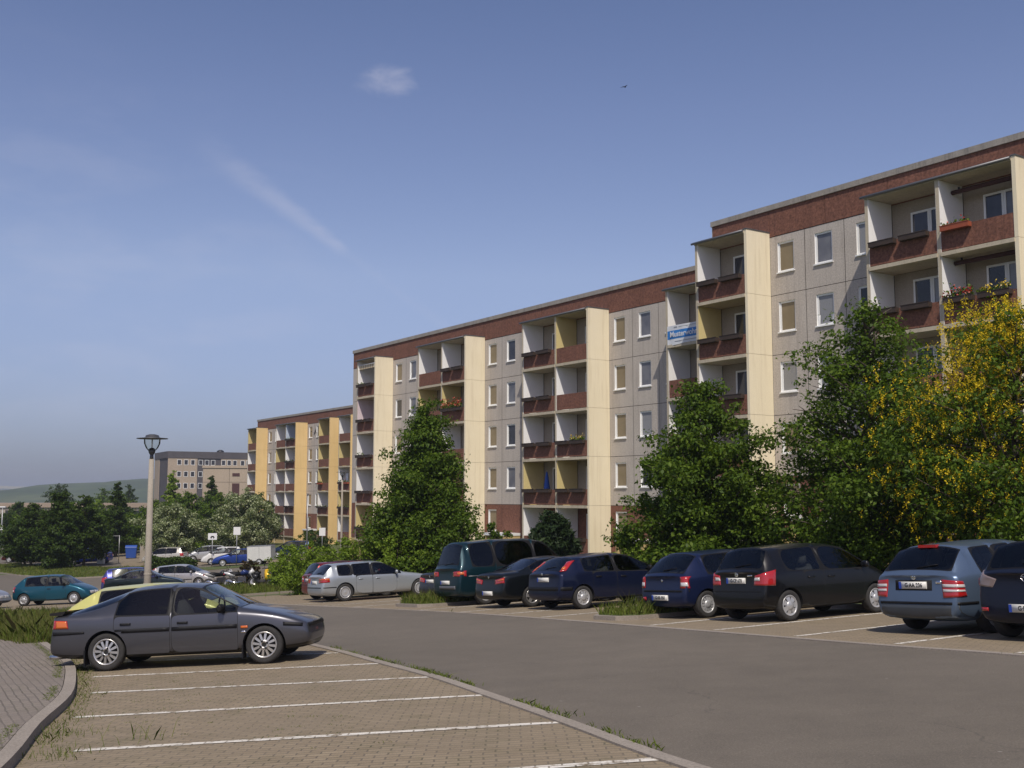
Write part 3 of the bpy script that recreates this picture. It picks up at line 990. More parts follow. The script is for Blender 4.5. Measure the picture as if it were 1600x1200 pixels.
def boxes(b, colname, sa, sb, table):
    """table: floor -> 2-letter code, left and right box: d dark, f flowers, l lush, r red, y yellow, s sprouts, . none"""
    kinds = {'d': 'dark', 'f': 'flowers', 'l': 'lush', 'r': 'red', 'y': 'yellow', 's': 'sprout'}
    look = {'d': 'empty dark', 'f': 'dark red-flowering', 'l': 'lush red-flowering', 'r': 'terracotta', 'y': 'dark yellow-flowering', 's': 'dark sprouting'}
    w = sa - sb
    for k, code in table.items():
        for i, ch in enumerate(code):
            if ch == '.': continue
            if i == 0: l, r = sa - .22 - w * .02, sa - .22 - w * .02 - w * .36
            else: l, r = sa - w * .52, sa - w * .52 - w * .38
            flower_box(b, l, r, k, i, '%s flower box, %s one, %s, %s' % (look[ch], 'left' if i == 0 else 'right', FLOOR_WORD[k], colname), kinds[ch])


boxes(BM, 'far end column of middle block', 78.85, 75.65, {4: 'sd', 3: 'dd', 2: 'sd', 1: 'dd', 0: 'dd'})
boxes(BM, 'column above the conical tree', 65.57, 62.3, {4: 'dd', 3: 'll'})
boxes(BM, 'blue parasol column of middle block', 55.6, 52.15, {4: 'dd', 3: 'dd', 2: 'dd', 1: 'dd'})
boxes(BM, 'column right of the blue parasol', 52.15, 48.9, {2: 'dy', 1: 'dd', 0: 'dd'})
boxes(BR, 'single balcony column of nearest block', 38.16, 34.76, {4: 'dd', 3: 'dd', 2: '.d'})
boxes(BR, 'left column above the yellow tree', 28.16, 24.86, {4: 'dd', 3: 'dd'})
boxes(BR, 'right column above the yellow tree', 24.86, 21.55, {4: 'r.', 3: 'fy'})
boxes(BL, 'pale blue balcony column, farthest block', 131.1, 127.8, {4: 'ss', 3: 'ss', 1: 'dd'})
boxes(BL, 'satellite dish column, farthest block', 121.0, 117.75, {2: 'r.', 1: 'ss'})
boxes(BL, 'rightmost column of farthest block', 115.35, 112.1, {2: 'sr', 1: 'ss'})

# the show-flat banner on the top balcony of the middle block
def text_mesh(name, body, size, mat, align='CENTER', extrude=0.002, bold=False, space=1.0):
    c = bpy.data.curves.new(name, 'FONT')
    c.body = body; c.size = size; c.align_x = align; c.align_y = 'CENTER'; c.extrude = extrude
    c.space_character = space
    if bold: c.offset = size * 0.018
    o = bpy.data.objects.new(name, c); COL.objects.link(o)
    bpy.context.view_layer.update()
    me = bpy.data.meshes.new_from_object(o.evaluated_get(bpy.context.evaluated_depsgraph_get()))
    me.name = name
    bpy.data.objects.remove(o); bpy.data.curves.remove(c)
    me.materials.clear(); me.materials.append(mat)
    return me


M['banner_white'] = principled('banner_cloth', (0.70, 0.72, 0.74, 1), 0.7)
M['banner_blue'] = principled('banner_blue_print', (0.03, 0.20, 0.55, 1), 0.7)
M['banner_grey'] = principled('banner_grey_print', (0.30, 0.31, 0.34, 1), 0.7)


def banner():
    b = BM
    o = empty('banner', fpoint(b, 40.62, -BD - .03, b['zfl'][4] - .02), BROT, "white and blue 'Musterwohnung' banner tied over the top balcony parapet of the middle block", 'banner')
    w, h = 3.1, 1.0
    nx = 24
    wav = lambda x: -.03 + .018 * math.sin(x * 3.1) + .01 * math.sin(x * 7.7)
    bot = lambda x: .03 * math.sin(x * 2.3 + 1)

    def sheet(z0, z1, off, wobble, x0=-w / 2, x1=w / 2):
        m = MB()
        for i in range(nx):
            a, c = x0 + (x1 - x0) * i / nx, x0 + (x1 - x0) * (i + 1) / nx
            za, zc = z0 + (bot(a) if wobble else 0), z0 + (bot(c) if wobble else 0)
            m.face([(a, wav(a) + off, za), (c, wav(c) + off, zc), (c, wav(c) + off, z1), (a, wav(a) + off, z1)], 0, True)
        return m
    sheet(0.0, h, 0, True).build('banner_cloth', M['banner_white'], o)
    sheet(.30, .74, -.005, False, -w / 2 + .02, w / 2 - .02).build('blue_band', M['banner_blue'], o)
    me = text_mesh('lettering', 'Musterwohnung', .40, M['banner_white'], bold=True)
    t = link('lettering', me, o, (0.02, -.062, .52)); t.rotation_euler = (R(90), 0, 0)
    t.scale = (1.0, 1.0, 1.0)
    MB().box(-w / 2 + .55, -.052, .86, -w / 2 + .80, -.047, .93).box(-w / 2 + .9, -.052, .885, -w / 2 + 2.2, -.047, .905).box(-w / 2 + .6, -.052, .14, -w / 2 + 2.5, -.047, .17).build('small_print', M['banner_grey'], o)


banner()


def satellite_dish():
    b = BL
    o = empty('satellite_dish', fpoint(b, 120.75, -BD - .35, b['zfl'][4] + .95), BROT, 'grey satellite dish clamped to a top balcony of the farthest block', 'satellite dish')
    m = MB(); m.lathe([(0.02, 0), (.2, .02), (.36, .07), (.46, .13), (.46, .14), (.2, .035), (.02, .015)], 20)
    d = m.build('dish', M['sheet'], o); d.rotation_euler = (R(75), 0, R(-20)); d.location = (0, -.1, .45)
    MB().tube([(.0, .3, -.2), (.0, .05, -.1), (0, 0, .45)], .02).build('mast', M['dark_metal'], o)
    MB().tube([(-.02, -.12, .25), (-.15, -.62, .5)], .012).box(-.19, -.68, .46, -.11, -.58, .54).build('receiver_arm', M['dark_metal'], o)


satellite_dish()


def closed_parasol():
    b = BM
    o = empty('parasol', fpoint(b, 54.1, -.75, b['zfl'][1]), BROT, 'folded blue parasol standing on a yellow balcony of the middle block', 'parasol')
    m = MB(); m.lathe([(.02, 2.05), (.06, 1.95), (.10, 1.7), (.17, 1.2), (.22, .9), (.15, .86)], 12)
    m.build('canopy', principled('blue_parasol_cloth', (0.03, 0.10, 0.42, 1), .8), o)
    MB().tube([(0, 0, .02), (0, 0, 2.1)], .02).build('pole', M['frame'], o)
    MB().lathe([(.22, 0), (.22, .06), (.05, .1)], 16, closed=True).build('foot', M['dark_metal'], o)


closed_parasol()


def awning(b, sl, sr, k, label, stripes):
    w = sl - sr - .36
    o = empty('awning', fpoint(b, (sl + sr) / 2 + .0, -BD + .12, b['zfl'][k] + 2.52), BROT, label, 'awning', None)
    if stripes:
        n = 14
        cream = principled('cream_awning_cloth', (0.62, 0.54, 0.38, 1), .85); tan = principled('tan_awning_cloth', (0.40, 0.30, 0.17, 1), .85)
        a = MB()
        for i in range(n):
            x0, x1 = -w / 2 + w * i / n, -w / 2 + w * (i + 1) / n
            a.face([(x0, -.02, .02), (x0, -.03, -.28), ((x0 + x1) / 2, -.03, -.33), (x1, -.03, -.28), (x1, -.02, .02)], i % 2)
        a.build('valance', [cream, tan], o)
        MB().tube([(-w / 2, 0, .03), (w / 2, 0, .03)], .04, 10).build('roller', M['frame'], o)
    else:
        MB().tube([(-w / 2, .7, -.05), (w / 2, .7, -.05)], .09, 12).build('roller', principled('dark_red_awning_cloth', (0.06, 0.02, 0.016, 1), .85), o)
        for s in (-1, 1): MB().box(s * w * .4 - .02, .66, -.02, s * w * .4 + .02, .74, .12).build('bracket', M['dark_metal'], o)


awning(BM, 78.85, 75.65, 4, 'beige striped awning valance at the far top corner of the middle block', True)
awning(BR, 24.86, 21.55, 4, 'rolled dark red awning above the terracotta flower box', False)
awning(BR, 24.86, 21.55, 3, 'rolled dark red awning above the yellow-flowering box', False)


def laundry():
    b = BL
    o = empty('laundry', fpoint(b, 114.3, -.9, b['zfl'][2] + .9), BROT, 'white cloth hung to dry on the rightmost column of the farthest block', 'laundry')
    m = MB()
    for i in range(8):
        x0, x1 = -.35 + .7 * i / 8, -.35 + .7 * (i + 1) / 8
        f = lambda x: .04 * math.sin(x * 14)
        m.face([(x0, f(x0), .0 + .1 * abs(x0)), (x1, f(x1), .0 + .1 * abs(x1)), (x1 * .8, f(x1) * .4, 1.1), (x0 * .8, f(x0) * .4, 1.1)], 0, True)
    m.build('cloth', M['banner_white'], o)
    MB().tube([(-1.2, 0, 1.1), (1.0, 0, 1.1)], .008, 6).build('line', M['dark_metal'], o)


laundry()

# ------------------------------------------------------------------ the grey block and the low building beyond
def far_block():
    X0, Y0 = -82.0, 260.0
    gz = zg(X0, Y0) - 1.0
    o = empty('office_building', (X0, Y0, gz), R(30), 'distant grey and beige slab building with dark slate bands', 'building')
    top = CAMZ + 10.8 - gz
    slate = rough_mat('slate_cladding', (0.075, 0.068, 0.075, 1), (0.10, 0.09, 0.095, 1), .3, 8, .9, .1, .3)
    beige = rough_mat('beige_panels', (0.36, 0.29, 0.22, 1), (0.41, 0.33, 0.25, 1), .2, 5, .95, .1, .2)
    MB().box(0, 0, 0, 46, 14, top - 1.6).build('wall', slate, o)
    MB().box(-.2, -.2, top - 1.6, 46.2, 14.2, top).build('roof_band', slate, o)
    bands = MB()
    for (a, b_) in ((-.06, 6.9), (12.6, 31), (36, 46.06)):
        bands.box(a, -.12, 0, b_, -.001, top - 1.61)
    bands.box(-.1, 9, 0, -.001, 14.1, top - 1.61)
    bands.build('beige_panels', beige, o)
    fr = MB(); n = 0
    for r_ in range(3):
        z = top - 1.75 - 1.5 - r_ * 2.8
        for x in (2.6, 4.2, 5.8, 7.7, 9.2, 10.7, 13.2, 14.6, 16.0, 17.9, 19.3, 20.7):
            y = -.12 if (x < 6.9 or 12.6 < x < 31) else 0
            f = frame_mb(x - .5, x + .5, z, z + 1.3, y - .02, .09, .05).build('window', M['frame'], o)
            tilt_pane(x - .42, x + .42, z + .09, z + 1.21, y - .005).build('pane', M['pane_dark'], f)
    MB().lathe([(.9, 0), (.9, .5), (.3, .8)], 12, origin=(14, 6, top + .02), closed=True).build('roof_vent', M['dark_metal'], o)
    # its lower windowless wing stands in front
    wx, wy = -52.5, 214.0
    wz = zg(wx, wy) - 1
    w = empty('stairwell_building', (-60.6, wy, wz), R(12), 'blank beige concrete hall with one brown stair window, beside the grey slab', 'building')
    t2 = CAMZ + 6.1 - wz
    MB().box(0, 0, 0, 24, 12, t2 - .5).build('wall', beige, w)
    MB().box(-.15, -.15, t2 - .5, 24.15, 12.15, t2).build('roof_band', beige, w)
    j = MB()
    for z in (t2 - 3.3, t2 - 6.1): j.box(0, -.012, z, 24, -.001, z + .06)
    for x in (5.0, 9.5): j.box(x, -.012, 0, x + .06, -.0015, t2 - .5)
    j.build('panel_joint', M['joint'], w)
    br = principled('brown_window', (0.07, .028, .025, 1), .4)
    MB().box(5.6, -.06, t2 - 6.4, 7.0, -.002, t2 - 3.5).build('window', br, w)
    MB().box(5.6, -.06, t2 - 2.1, 7.0, -.002, t2 - 1.5).build('vent_grille', br, w)


far_block()


def low_hall():
    x0, y0 = -152.0, 236.0
    gz = zg(-110, 220) - 1.5
    o = empty('low_hall', (x0 + 40, y0, gz), R(-6), 'long low beige flat-roofed hall behind the trees on the left', 'building')
    top = CAMZ - 1.4 - gz
    beige = rough_mat('pale_render', (0.33, 0.29, 0.23, 1), (0.38, 0.33, 0.27, 1), .2, 5, .95, .1, .2)
    MB().box(-40, 0, 0, 36, 16, top - .9).build('wall', beige, o)
    MB().box(-40.3, -.35, top - .9, 36.3, 16.3, top).build('roof_band', rough_mat('brownish_roof_band', (0.28, 0.21, 0.16, 1), (0.33, 0.26, 0.2, 1), .3, 6, .95, .1, .2), o)
    for i in range(18):
        x = -37 + i * 4.0
        MB().box(x, -.05, top - 3.1, x + 2.8, -.002, top - 1.5).build('window', M['pane_dark'], o)


low_hall()

# ------------------------------------------------------------------ vegetation
def leaf_mesh(name, pts, nrm, size, mat, rs, aspect=1.5, var=0.35, droop=0.0):
    """one folded four-point leaf per point; pts, nrm: (n,3)"""
    n = len(pts)
    d = rs.normal(size=(n, 3)); d[:, 2] -= droop
    d -= (d * nrm).sum(1, keepdims=True) * nrm
    d /= np.linalg.norm(d, axis=1, keepdims=True) + 1e-9
    s = np.cross(nrm, d)
    sz = (size * (1 + rs.uniform(-var, var, n)))[:, None]
    a = pts - d * sz * aspect * .5
    b = pts + s * sz * .42 + nrm * sz * .12 - d * sz * .1
    c = pts + d * sz * aspect * .5 - nrm * sz * .08
    e = pts - s * sz * .42 + nrm * sz * .12 - d * sz * .1
    co = np.stack([a, b, c, e], 1).reshape(-1, 3).astype(np.float32)
    me = bpy.data.meshes.new(name)
    me.vertices.add(4 * n); me.vertices.foreach_set('co', co.ravel())
    me.loops.add(4 * n); me.loops.foreach_set('vertex_index', np.arange(4 * n, dtype=np.int32))
    me.polygons.add(n); me.polygons.foreach_set('loop_start', np.arange(0, 4 * n, 4, dtype=np.int32))
    me.polygons.foreach_set('loop_total', np.full(n, 4, dtype=np.int32))
    me.materials.append(mat)
    me.update(calc_edges=True)
    return me


def rot_about(v, ax, t):
    return Matrix.Rotation(t, 3, ax) @ v


def grow(shape, H, Rad, seed, n_limb, clear=0.1, twigs=6, rise=0.35, wob=0.12):
    """limbs of a tree: returns (trunk tubes [(pts, radii)], foliage clump centres, radii).
    shape(t) -> crown radius 0..1 at relative crown height t"""
    rg = random.Random(seed)
    tubes, cl, cr = [], [], []
    r0 = max(.05, H * .020)
    trunk = []
    x = y = 0.0
    for i in range(9):
        t = i / 8
        x += rg.uniform(-.02, .02) * H * .4 * t; y += rg.uniform(-.02, .02) * H * .4 * t
        trunk.append(Vector((x, y, t * H * .94)))
    tubes.append((trunk, [r0 * (1.25 if i == 0 else 1) * (1 - .9 * i / 8) for i in range(9)]))

    def on_trunk(z):
        f = max(0, min(7.999, z / (H * .94) * 8)); i = int(f)
        return trunk[i].lerp(trunk[i + 1], f - i)
    ga = rg.random() * 6
    for k in range(n_limb):
        t = ((k + .5) / n_limb) ** .9
        z = H * (clear + (1 - clear) * t * .97)
        ga += 2.399 + rg.uniform(-.4, .4)
        Rr = Rad * shape(t) * rg.uniform(.72, 1.12)
        if Rr < .08: Rr = .08
        st = on_trunk(max(z - Rr * rise - .1 * H * .3, H * clear * .6))
        end = Vector((math.cos(ga) * Rr, math.sin(ga) * Rr, z + rg.uniform(-.05, .05) * H))
        midp = st.lerp(end, .55) + Vector((rg.uniform(-wob, wob), rg.uniform(-wob, wob), rg.uniform(-.02, .14))) * Rr
        tubes.append(([st, st.lerp(midp, .6), midp, end], [r0 * .32, r0 * .24, r0 * .17, r0 * .05]))
        m = max(2, int(twigs * (Rr / Rad) + 1.5))
        for q in range(m):
            f = 0.28 + .72 * (q + rg.random()) / m
            p = st.lerp(midp, f / .55) if f < .55 else midp.lerp(end, (f - .55) / .45)
            off = Vector((rg.gauss(0, 1), rg.gauss(0, 1), rg.gauss(0.1, .7))) * Rad * .085
            cl.append(p + off); cr.append(Rad * rg.uniform(.10, .19) * (0.75 + .5 * (1 - t)))
    for q in range(5):
        cl.append(Vector((rg.gauss(0, .04) * Rad, rg.gauss(0, .04) * Rad, H * (.90 + .02 * q)))); cr.append(Rad * .075)
    return tubes, cl, cr


def foliage(name, cl, cr, n, size, mat, seed, parent, flat=.75, droop=.3, aspect=1.5, up=.45):
    rs = np.random.default_rng(seed)
    C = np.array([tuple(c) for c in cl]); Q = np.array(cr)
    w = Q ** 2; w = w / w.sum()
    idx = rs.choice(len(C), n, p=w)
    d = rs.normal(size=(n, 3)); d /= np.linalg.norm(d, axis=1, keepdims=True)
    r = Q[idx] * rs.uniform(0.15, 1.0, n) ** .5 * (1 + .25 * rs.normal(size=n))
    P = C[idx] + d * r[:, None] * np.array([1.15, 1.15, flat])
    nr = d * .45 + rs.normal(size=(n, 3)) * .45 + np.array([0, 0, up])
    nr /= np.linalg.norm(nr, axis=1, keepdims=True)
    P[:, 2] = np.maximum(P[:, 2], 0.03)
    return link(name, leaf_mesh(name, P, nr, size, mat, rs, aspect, droop=droop), parent), P


def trunk_mesh(name, tubes, parent, mat=None):
    m = MB()
    for pts, rad in tubes: m.tube(pts, rad, 7)
    return m.build(name, mat or M['bark'], parent)


CONE = lambda t: (min(1, .62 + t * 2.2)) * max(0.02, (1 - t) ** .82)
DOME = lambda t: max(.05, math.sin(math.pi * min(1, (.16 + .84 * t))) ** .6) * (1.0 if t < .5 else 1 - .25 * (t - .5))
BROAD = lambda t: max(.08, (1 - abs(2 * t - .72) ** 2.2 * .62) if t < .95 else .3) * (1 - .42 * max(0, t - .45))
SPIRE = lambda t: max(.05, (.75 + .5 * min(t, .4)) * (1 - max(0, t - .25) / .78) ** .8)
ROUND = lambda t: max(.05, math.sqrt(max(0.01, 1 - (2 * t - 1) ** 2)))


def tree(name, x, y, H, Rad, shape, label, cat='tree', leaves=9000, size=.13, mat='leaf', limbs=60, clear=.1, seed=1, group=None, flat=.7, droop=.3, rise=.35, sink=0.05, aspect=1.5, bark=None, trunk='trunk', crown='crown'):
    o = empty(name, (x, y, zg(x, y) - sink), random.Random(seed).random() * 6.28, label, cat, group)
    tubes, cl, cr = grow(shape, H, Rad, seed, limbs, clear, rise=rise)
    trunk_mesh(trunk, tubes, o, bark)
    _, P = foliage(crown, cl, cr, leaves, size, M[mat], seed, o, flat, droop, aspect)
    return o, cl, cr


def shrub(name, x, y, H, Rad, label, leaves=3000, size=.10, mat='leaf', seed=1, group=None, cat='shrub', shape=None, limbs=26):
    return tree(name, x, y, H, Rad, shape or ROUND, label, cat, leaves, size, mat, limbs, .02, seed, group, .85, .1, .8, trunk='stems', crown='foliage')


def planter_row():
    # the five near trees along the car park
    tree('linden_tree', -3.9, 47.6, 8.1, 3.25, CONE, 'tall cone-shaped green tree behind the silver estate car and teal van', leaves=68000, size=.098, limbs=120, clear=.10, seed=21, droop=.9)
    tree('linden_tree', 5.9, 33.4, 6.6, 2.55, BROAD, 'broad round-topped green tree behind the small blue hatchback', leaves=60000, size=.088, limbs=90, clear=.08, seed=22, droop=.6)
    tree('linden_tree', 9.75, 29.4, 7.9, 3.0, BROAD, 'upright green tree left of the yellow flowering tree, behind the black hatchback', leaves=54000, size=.08, limbs=110, clear=.10, seed=23, droop=.6)
    # the laburnum
    x, y = 11.7, 25.4
    o, cl, cr = tree('laburnum_tree', x, y, 6.9, 2.9, DOME, 'tree full of hanging yellow blossom at the right edge', leaves=34000, size=.08, mat='leaf', limbs=95, clear=.12, seed=24, droop=.4)
    rs = np.random.default_rng(5)
    C = np.array([tuple(c) for c in cl]); Q = np.array(cr)
    P, Nn, = [], []
    top = C[:, 2].max()
    wt = Q * (0.06 + 1.3 * (C[:, 2] / top) ** 3.0); wt /= wt.sum()
    for i in rs.choice(len(C), 3000, p=wt):
        d = rs.normal(size=3); d /= np.linalg.norm(d)
        d[1] -= .35; d[0] -= .1; p = C[i] + d * Q[i] * 1.35
        Ln = rs.uniform(.12, .24); k = 14
        for q in range(k):
            f = q / k
            r = .045 * (1 - f * .75)
            P.append(p + np.array([rs.normal() * r, rs.normal() * r, -Ln * f])); Nn.append(rs.normal(size=3) + d * .5)
    P = np.array(P); Nn = np.array(Nn); Nn /= np.linalg.norm(Nn, axis=1, keepdims=True)
    link('blossom', leaf_mesh('blossom', P, Nn, .034, M['blossom'], rs, 1.2), o)


planter_row()

# shrubs between the bays and the house, near to far
for i, (x, y, h, r, lab, mt, n) in enumerate([
        (12.9, 26.0, 2.3, 1.5, 'low bright green shrub at the right edge beneath the yellow blossom', 'leaf_bright', 3500),
        (4.7, 42.5, 1.65, 1.2, 'rounded bright green shrub under a cream fin, right of the dark pine', 'leaf_bright', 5000),
        (6.5, 35.3, 2.1, 1.5, 'dark green shrub filling the foot of the broad round-topped tree', 'leaf_dark', 5000),
        (-0.9, 47.7, 2.9, 1.35, 'green shrub between the cone-shaped tree and the dark pine', 'leaf', 6000),
        (-2.2, 45.3, 3.0, 1.5, 'green shrub in front of the cone-shaped tree, behind the teal van', 'leaf', 7000),
        (-4.8, 46.1, 2.85, 1.5, 'bright green shrub at the left foot of the cone-shaped tree', 'leaf_bright', 7000),
        (-7.4, 48.6, 2.55, 1.5, 'bright green shrub behind the roof of the silver estate car', 'leaf_bright', 6000),
        (-9.3, 51.0, 2.5, 1.5, 'bright green shrub left of the silver estate car', 'leaf_bright', 5000),
        (-11.3, 56.6, 2.4, 1.35, 'bright leafy shrub to the right of the parked motorcycles', 'leaf_bright', 5500),
        (-9.6, 57.6, 2.2, 1.3, 'green shrub just behind the red car', 'leaf', 4500),
        (-15.15, 63.6, 1.75, .75, 'small purple-brown shrub behind the motorcycles', 'leaf_red', 2600),
        (-13.4, 63.2, 1.3, .7, 'small brownish shrub between the motorcycles and the leafy shrub', 'leaf_red', 1800),
        (-6.9, 52.5, 2.4, 1.5, 'tall green shrub against the farthest fins of the middle block', 'leaf', 5000)]):
    shrub('shrub', x, y, h, r, lab, int(n * 1.5), .085, mt, 40 + i, 'shrubs beside the right bays')
tree('pine_tree', 1.75, 46.4, 2.95, 1.15, ROUND, 'dark green bushy pine in front of the middle block, above the teal van', leaves=14000, size=.11, mat='needle', limbs=60, clear=.02, seed=60, droop=-.4, aspect=4.0)

# trees farther off
FAR_TREES = [
    # px-derived plan positions: x, y, height, radius, shape, material, leaves, size, label
    (-31.2, 101.0, 5.5, 3.0, ROUND, 'leaf_pale', 13000, .21, 'rounded white-flowering tree, left of a pair, behind the silver cars'),
    (-25.2, 103.5, 6.4, 3.3, ROUND, 'leaf_pale', 15000, .21, 'rounded white-flowering tree, right of a pair, below the golden fins'),
    (-46.3, 104.6, 5.0, 2.2, BROAD, 'leaf_dark', 6500, .24, 'small dark tree at the left end of the green island'),
    (-43.9, 100.4, 5.9, 2.6, BROAD, 'leaf_dark', 8000, .24, 'dark broad tree on the green island, second from its left end'),
    (-39.6, 95.8, 6.8, 2.6, CONE, 'leaf_dark', 8000, .24, 'tallest dark tree on the green island, left of the blue car'),
    (-38.6, 99.2, 6.5, 2.3, BROAD, 'leaf_dark', 7000, .24, 'dark tree leaning over the blue car on the green island'),
    (-49.5, 122.0, 6.2, 3.0, BROAD, 'leaf', 6000, .28, 'green tree behind the island at the far left'),
    (-42.0, 116.5, 7.9, 1.6, SPIRE, 'leaf_dark', 6500, .25, 'slender dark poplar right of the island trees'),
    (-45.2, 125.0, 5.4, 2.8, DOME, 'leaf', 5500, .28, 'green tree left of the lamp, beside the slender poplar'),
    (-40.2, 124.0, 6.0, 2.9, DOME, 'leaf', 6000, .28, 'green tree directly behind the street lamp'),
    (-40.5, 137.0, 7.0, 3.3, DOME, 'leaf', 7000, .30, 'broad mid-green tree below the grey slab building'),
    (-46.6, 150.0, 9.9, 2.2, SPIRE, 'leaf_bright', 6500, .30, 'tall pointed birch in front of the grey slab building'),
    (-43.2, 158.0, 7.6, 3.4, DOME, 'leaf', 6000, .30, 'green tree under the windows of the grey slab building'),
    (-41.6, 151.5, 9.4, 1.7, SPIRE, 'leaf_dark', 6000, .28, 'slim pointed tree against the blank concrete hall'),
    (-35.2, 131.0, 6.4, 3.0, DOME, 'leaf', 6000, .28, 'green tree behind the left white-flowering tree'),
    (-31.0, 134.0, 6.2, 2.8, DOME, 'leaf_dark', 5000, .28, 'dark tree showing between the two white-flowering trees'),
    (-66.0, 150.0, 5.4, 3.6, DOME, 'leaf', 5000, .32, 'green tree at the left edge in front of the low hall'),
    (-76.5, 170.0, 6.8, 3.6, BROAD, 'leaf_dark', 5000, .34, 'dark tree at the left edge beside the pale van'),
    (-71.0, 172.0, 5.6, 3.2, DOME, 'leaf', 4500, .34, 'small light tree in front of the left part of the low hall'),
    (-63.5, 168.0, 6.2, 3.4, BROAD, 'leaf', 4500, .34, 'green tree before the middle of the low hall'),
    (-57.0, 160.0, 6.4, 3.2, BROAD, 'leaf_dark', 4500, .34, 'dark tree before the right half of the low hall'),
    (-118.0, 285.0, 12.5, 5.0, DOME, 'leaf_dark', 3500, .5, 'dark round tree beyond the roof of the low hall'),
    (-108.0, 290.0, 11.0, 5.5, DOME, 'leaf', 3500, .5, 'lighter tree beyond the roof of the low hall'),
    (-98.0, 280.0, 11.8, 3.4, SPIRE, 'leaf_dark', 3000, .5, 'dark conifer beyond the right end of the low hall'),
    (-53.0, 138.0, 6.2, 3.0, DOME, 'leaf_bright', 4500, .30, 'bright green tree left of the blue bins'),
    (-86.0, 240.0, 9.0, 4.6, DOME, 'leaf', 4000, .42, 'green tree at the left foot of the grey slab building'),
]
for i, (x, y, h, r, sh, mt, n, s_, lab) in enumerate(FAR_TREES):
    tree('broadleaf_tree' if sh is not SPIRE else 'slender_tree', x, y, h, r, sh, lab, leaves=int(n * 2.1), size=s_ * .64, mat=mt, limbs=50, clear=.12 if sh is not BROAD else .2, seed=100 + i, group='trees in the middle distance')

for i, (x, y, h, r, mt, lab) in enumerate([(-55.5, 144.0, 2.6, 2.6, 'leaf_dark', 'dark shrub below the pale van, at the left edge'), (-61.5, 147.5, 2.4, 2.6, 'leaf_dark', 'dark shrub at the far left road bend'), (-48.0, 140.0, 2.2, 2.4, 'leaf', 'green shrub left of the blue bins'),
      (-38.9, 119.0, 2.4, 2.3, 'leaf', 'green shrub between the blue bins and the lamp'), (-36.2, 123.0, 2.3, 2.2, 'leaf_bright', 'yellowish green shrub behind the lamp foot'), (-20.2, 110.5, 2.2, 2.1, 'leaf_dark', 'dark shrub behind the white trailer')]):
    shrub('shrub', x, y, h, r, lab, 5200, .15, mt, 160 + i, 'shrubs in the middle distance', limbs=20)


def hedge():
    a, b = Vector((-28.4, 86.4)), Vector((-24.6, 84.6))
    rs = np.random.default_rng(3)
    o = empty('hedge', ((a.x + b.x) / 2, (a.y + b.y) / 2, zg(-26.5, 85.5)), 0, 'clipped dark green hedge behind the silver hatchback beside the lamp', 'hedge')
    d = (b - a); L_ = d.length; d.normalize(); nn = Vector((-d.y, d.x))
    n = 9000
    u = rs.uniform(-L_ / 2, L_ / 2, n); w = rs.uniform(-.55, .55, n); h = rs.uniform(0, 1, n)
    edge = rs.random(n) < .75
    k = rs.integers(0, 3, n)
    w = np.where(edge & (k == 0), np.sign(w) * .55, w); h = np.where(edge & (k == 1), 1.0, h)
    top = 1.05 + .07 * np.sin(u * 2.1) + .05 * np.sin(u * 5.3)
    P = np.stack([u * d.x + w * nn.x, u * d.y + w * nn.y, h * top], 1) + rs.normal(size=(n, 3)) * .05
    nr = rs.normal(size=(n, 3)) + np.array([0, -.3, .7]); nr /= np.linalg.norm(nr, axis=1, keepdims=True)
    link('foliage', leaf_mesh('foliage', P, nr, .12, M['leaf_dark'], rs), o)
    m = MB()
    for i in range(14):
        t = -L_ / 2 + L_ * (i + .5) / 14
        m.tube([(d.x * t, d.y * t, 0), (d.x * t + .05, d.y * t, .85)], .03, 5)
    m.build('stems', M['bark'], o)


hedge()


# ------------------------------------------------------------------ grass
def inside(poly, x, y):
    c = False; n = len(poly)
    for i in range(n):
        x1, y1 = poly[i]; x2, y2 = poly[(i + 1) % n]
        if (y1 > y) != (y2 > y) and x < (x2 - x1) * (y - y1) / (y2 - y1) + x1: c = not c
    return c


def blades(name, pts, h, w, mat, seed, dz=0.12, lean=.35):
    """pts (n,2); h array of heights"""
    rs = np.random.default_rng(seed)
    n = len(pts); pts = np.asarray(pts)
    z = zg(pts[:, 0], pts[:, 1]) + dz
    a = rs.uniform(0, 6.283, n); ca, sa = np.cos(a), np.sin(a)
    l = rs.normal(0, lean, (n, 2)) * h[:, None]
    B = np.stack([pts[:, 0], pts[:, 1], z - .02], 1)
    W = np.stack([ca, sa, np.zeros(n)], 1) * w
    mid = B + np.stack([l[:, 0] * .35, l[:, 1] * .35, h * .6], 1)
    tip = B + np.stack([l[:, 0], l[:, 1], h], 1)
    co = np.stack([B - W, B + W, mid + W * .7, tip, mid - W * .7], 1).reshape(-1, 3)
    me = bpy.data.meshes.new(name)
    me.vertices.add(5 * n); me.vertices.foreach_set('co', co.astype(np.float32).ravel())
    me.loops.add(5 * n); me.loops.foreach_set('vertex_index', np.arange(5 * n, dtype=np.int32))
    me.polygons.add(n); me.polygons.foreach_set('loop_start', np.arange(0, 5 * n, 5, dtype=np.int32)); me.polygons.foreach_set('loop_total', np.full(n, 5, dtype=np.int32))
    me.materials.append(mat); me.update(calc_edges=True)
    o = link(name, me); o['kind'] = 'stuff'
    return o


def scatter(poly, n, rs):
    xs = [p[0] for p in poly]; ys = [p[1] for p in poly]; out = []
    while len(out) < n:
        x, y = rs.uniform(min(xs), max(xs)), rs.uniform(min(ys), max(ys))
        if inside(poly, x, y): out.append((x, y))
    return np.array(out)


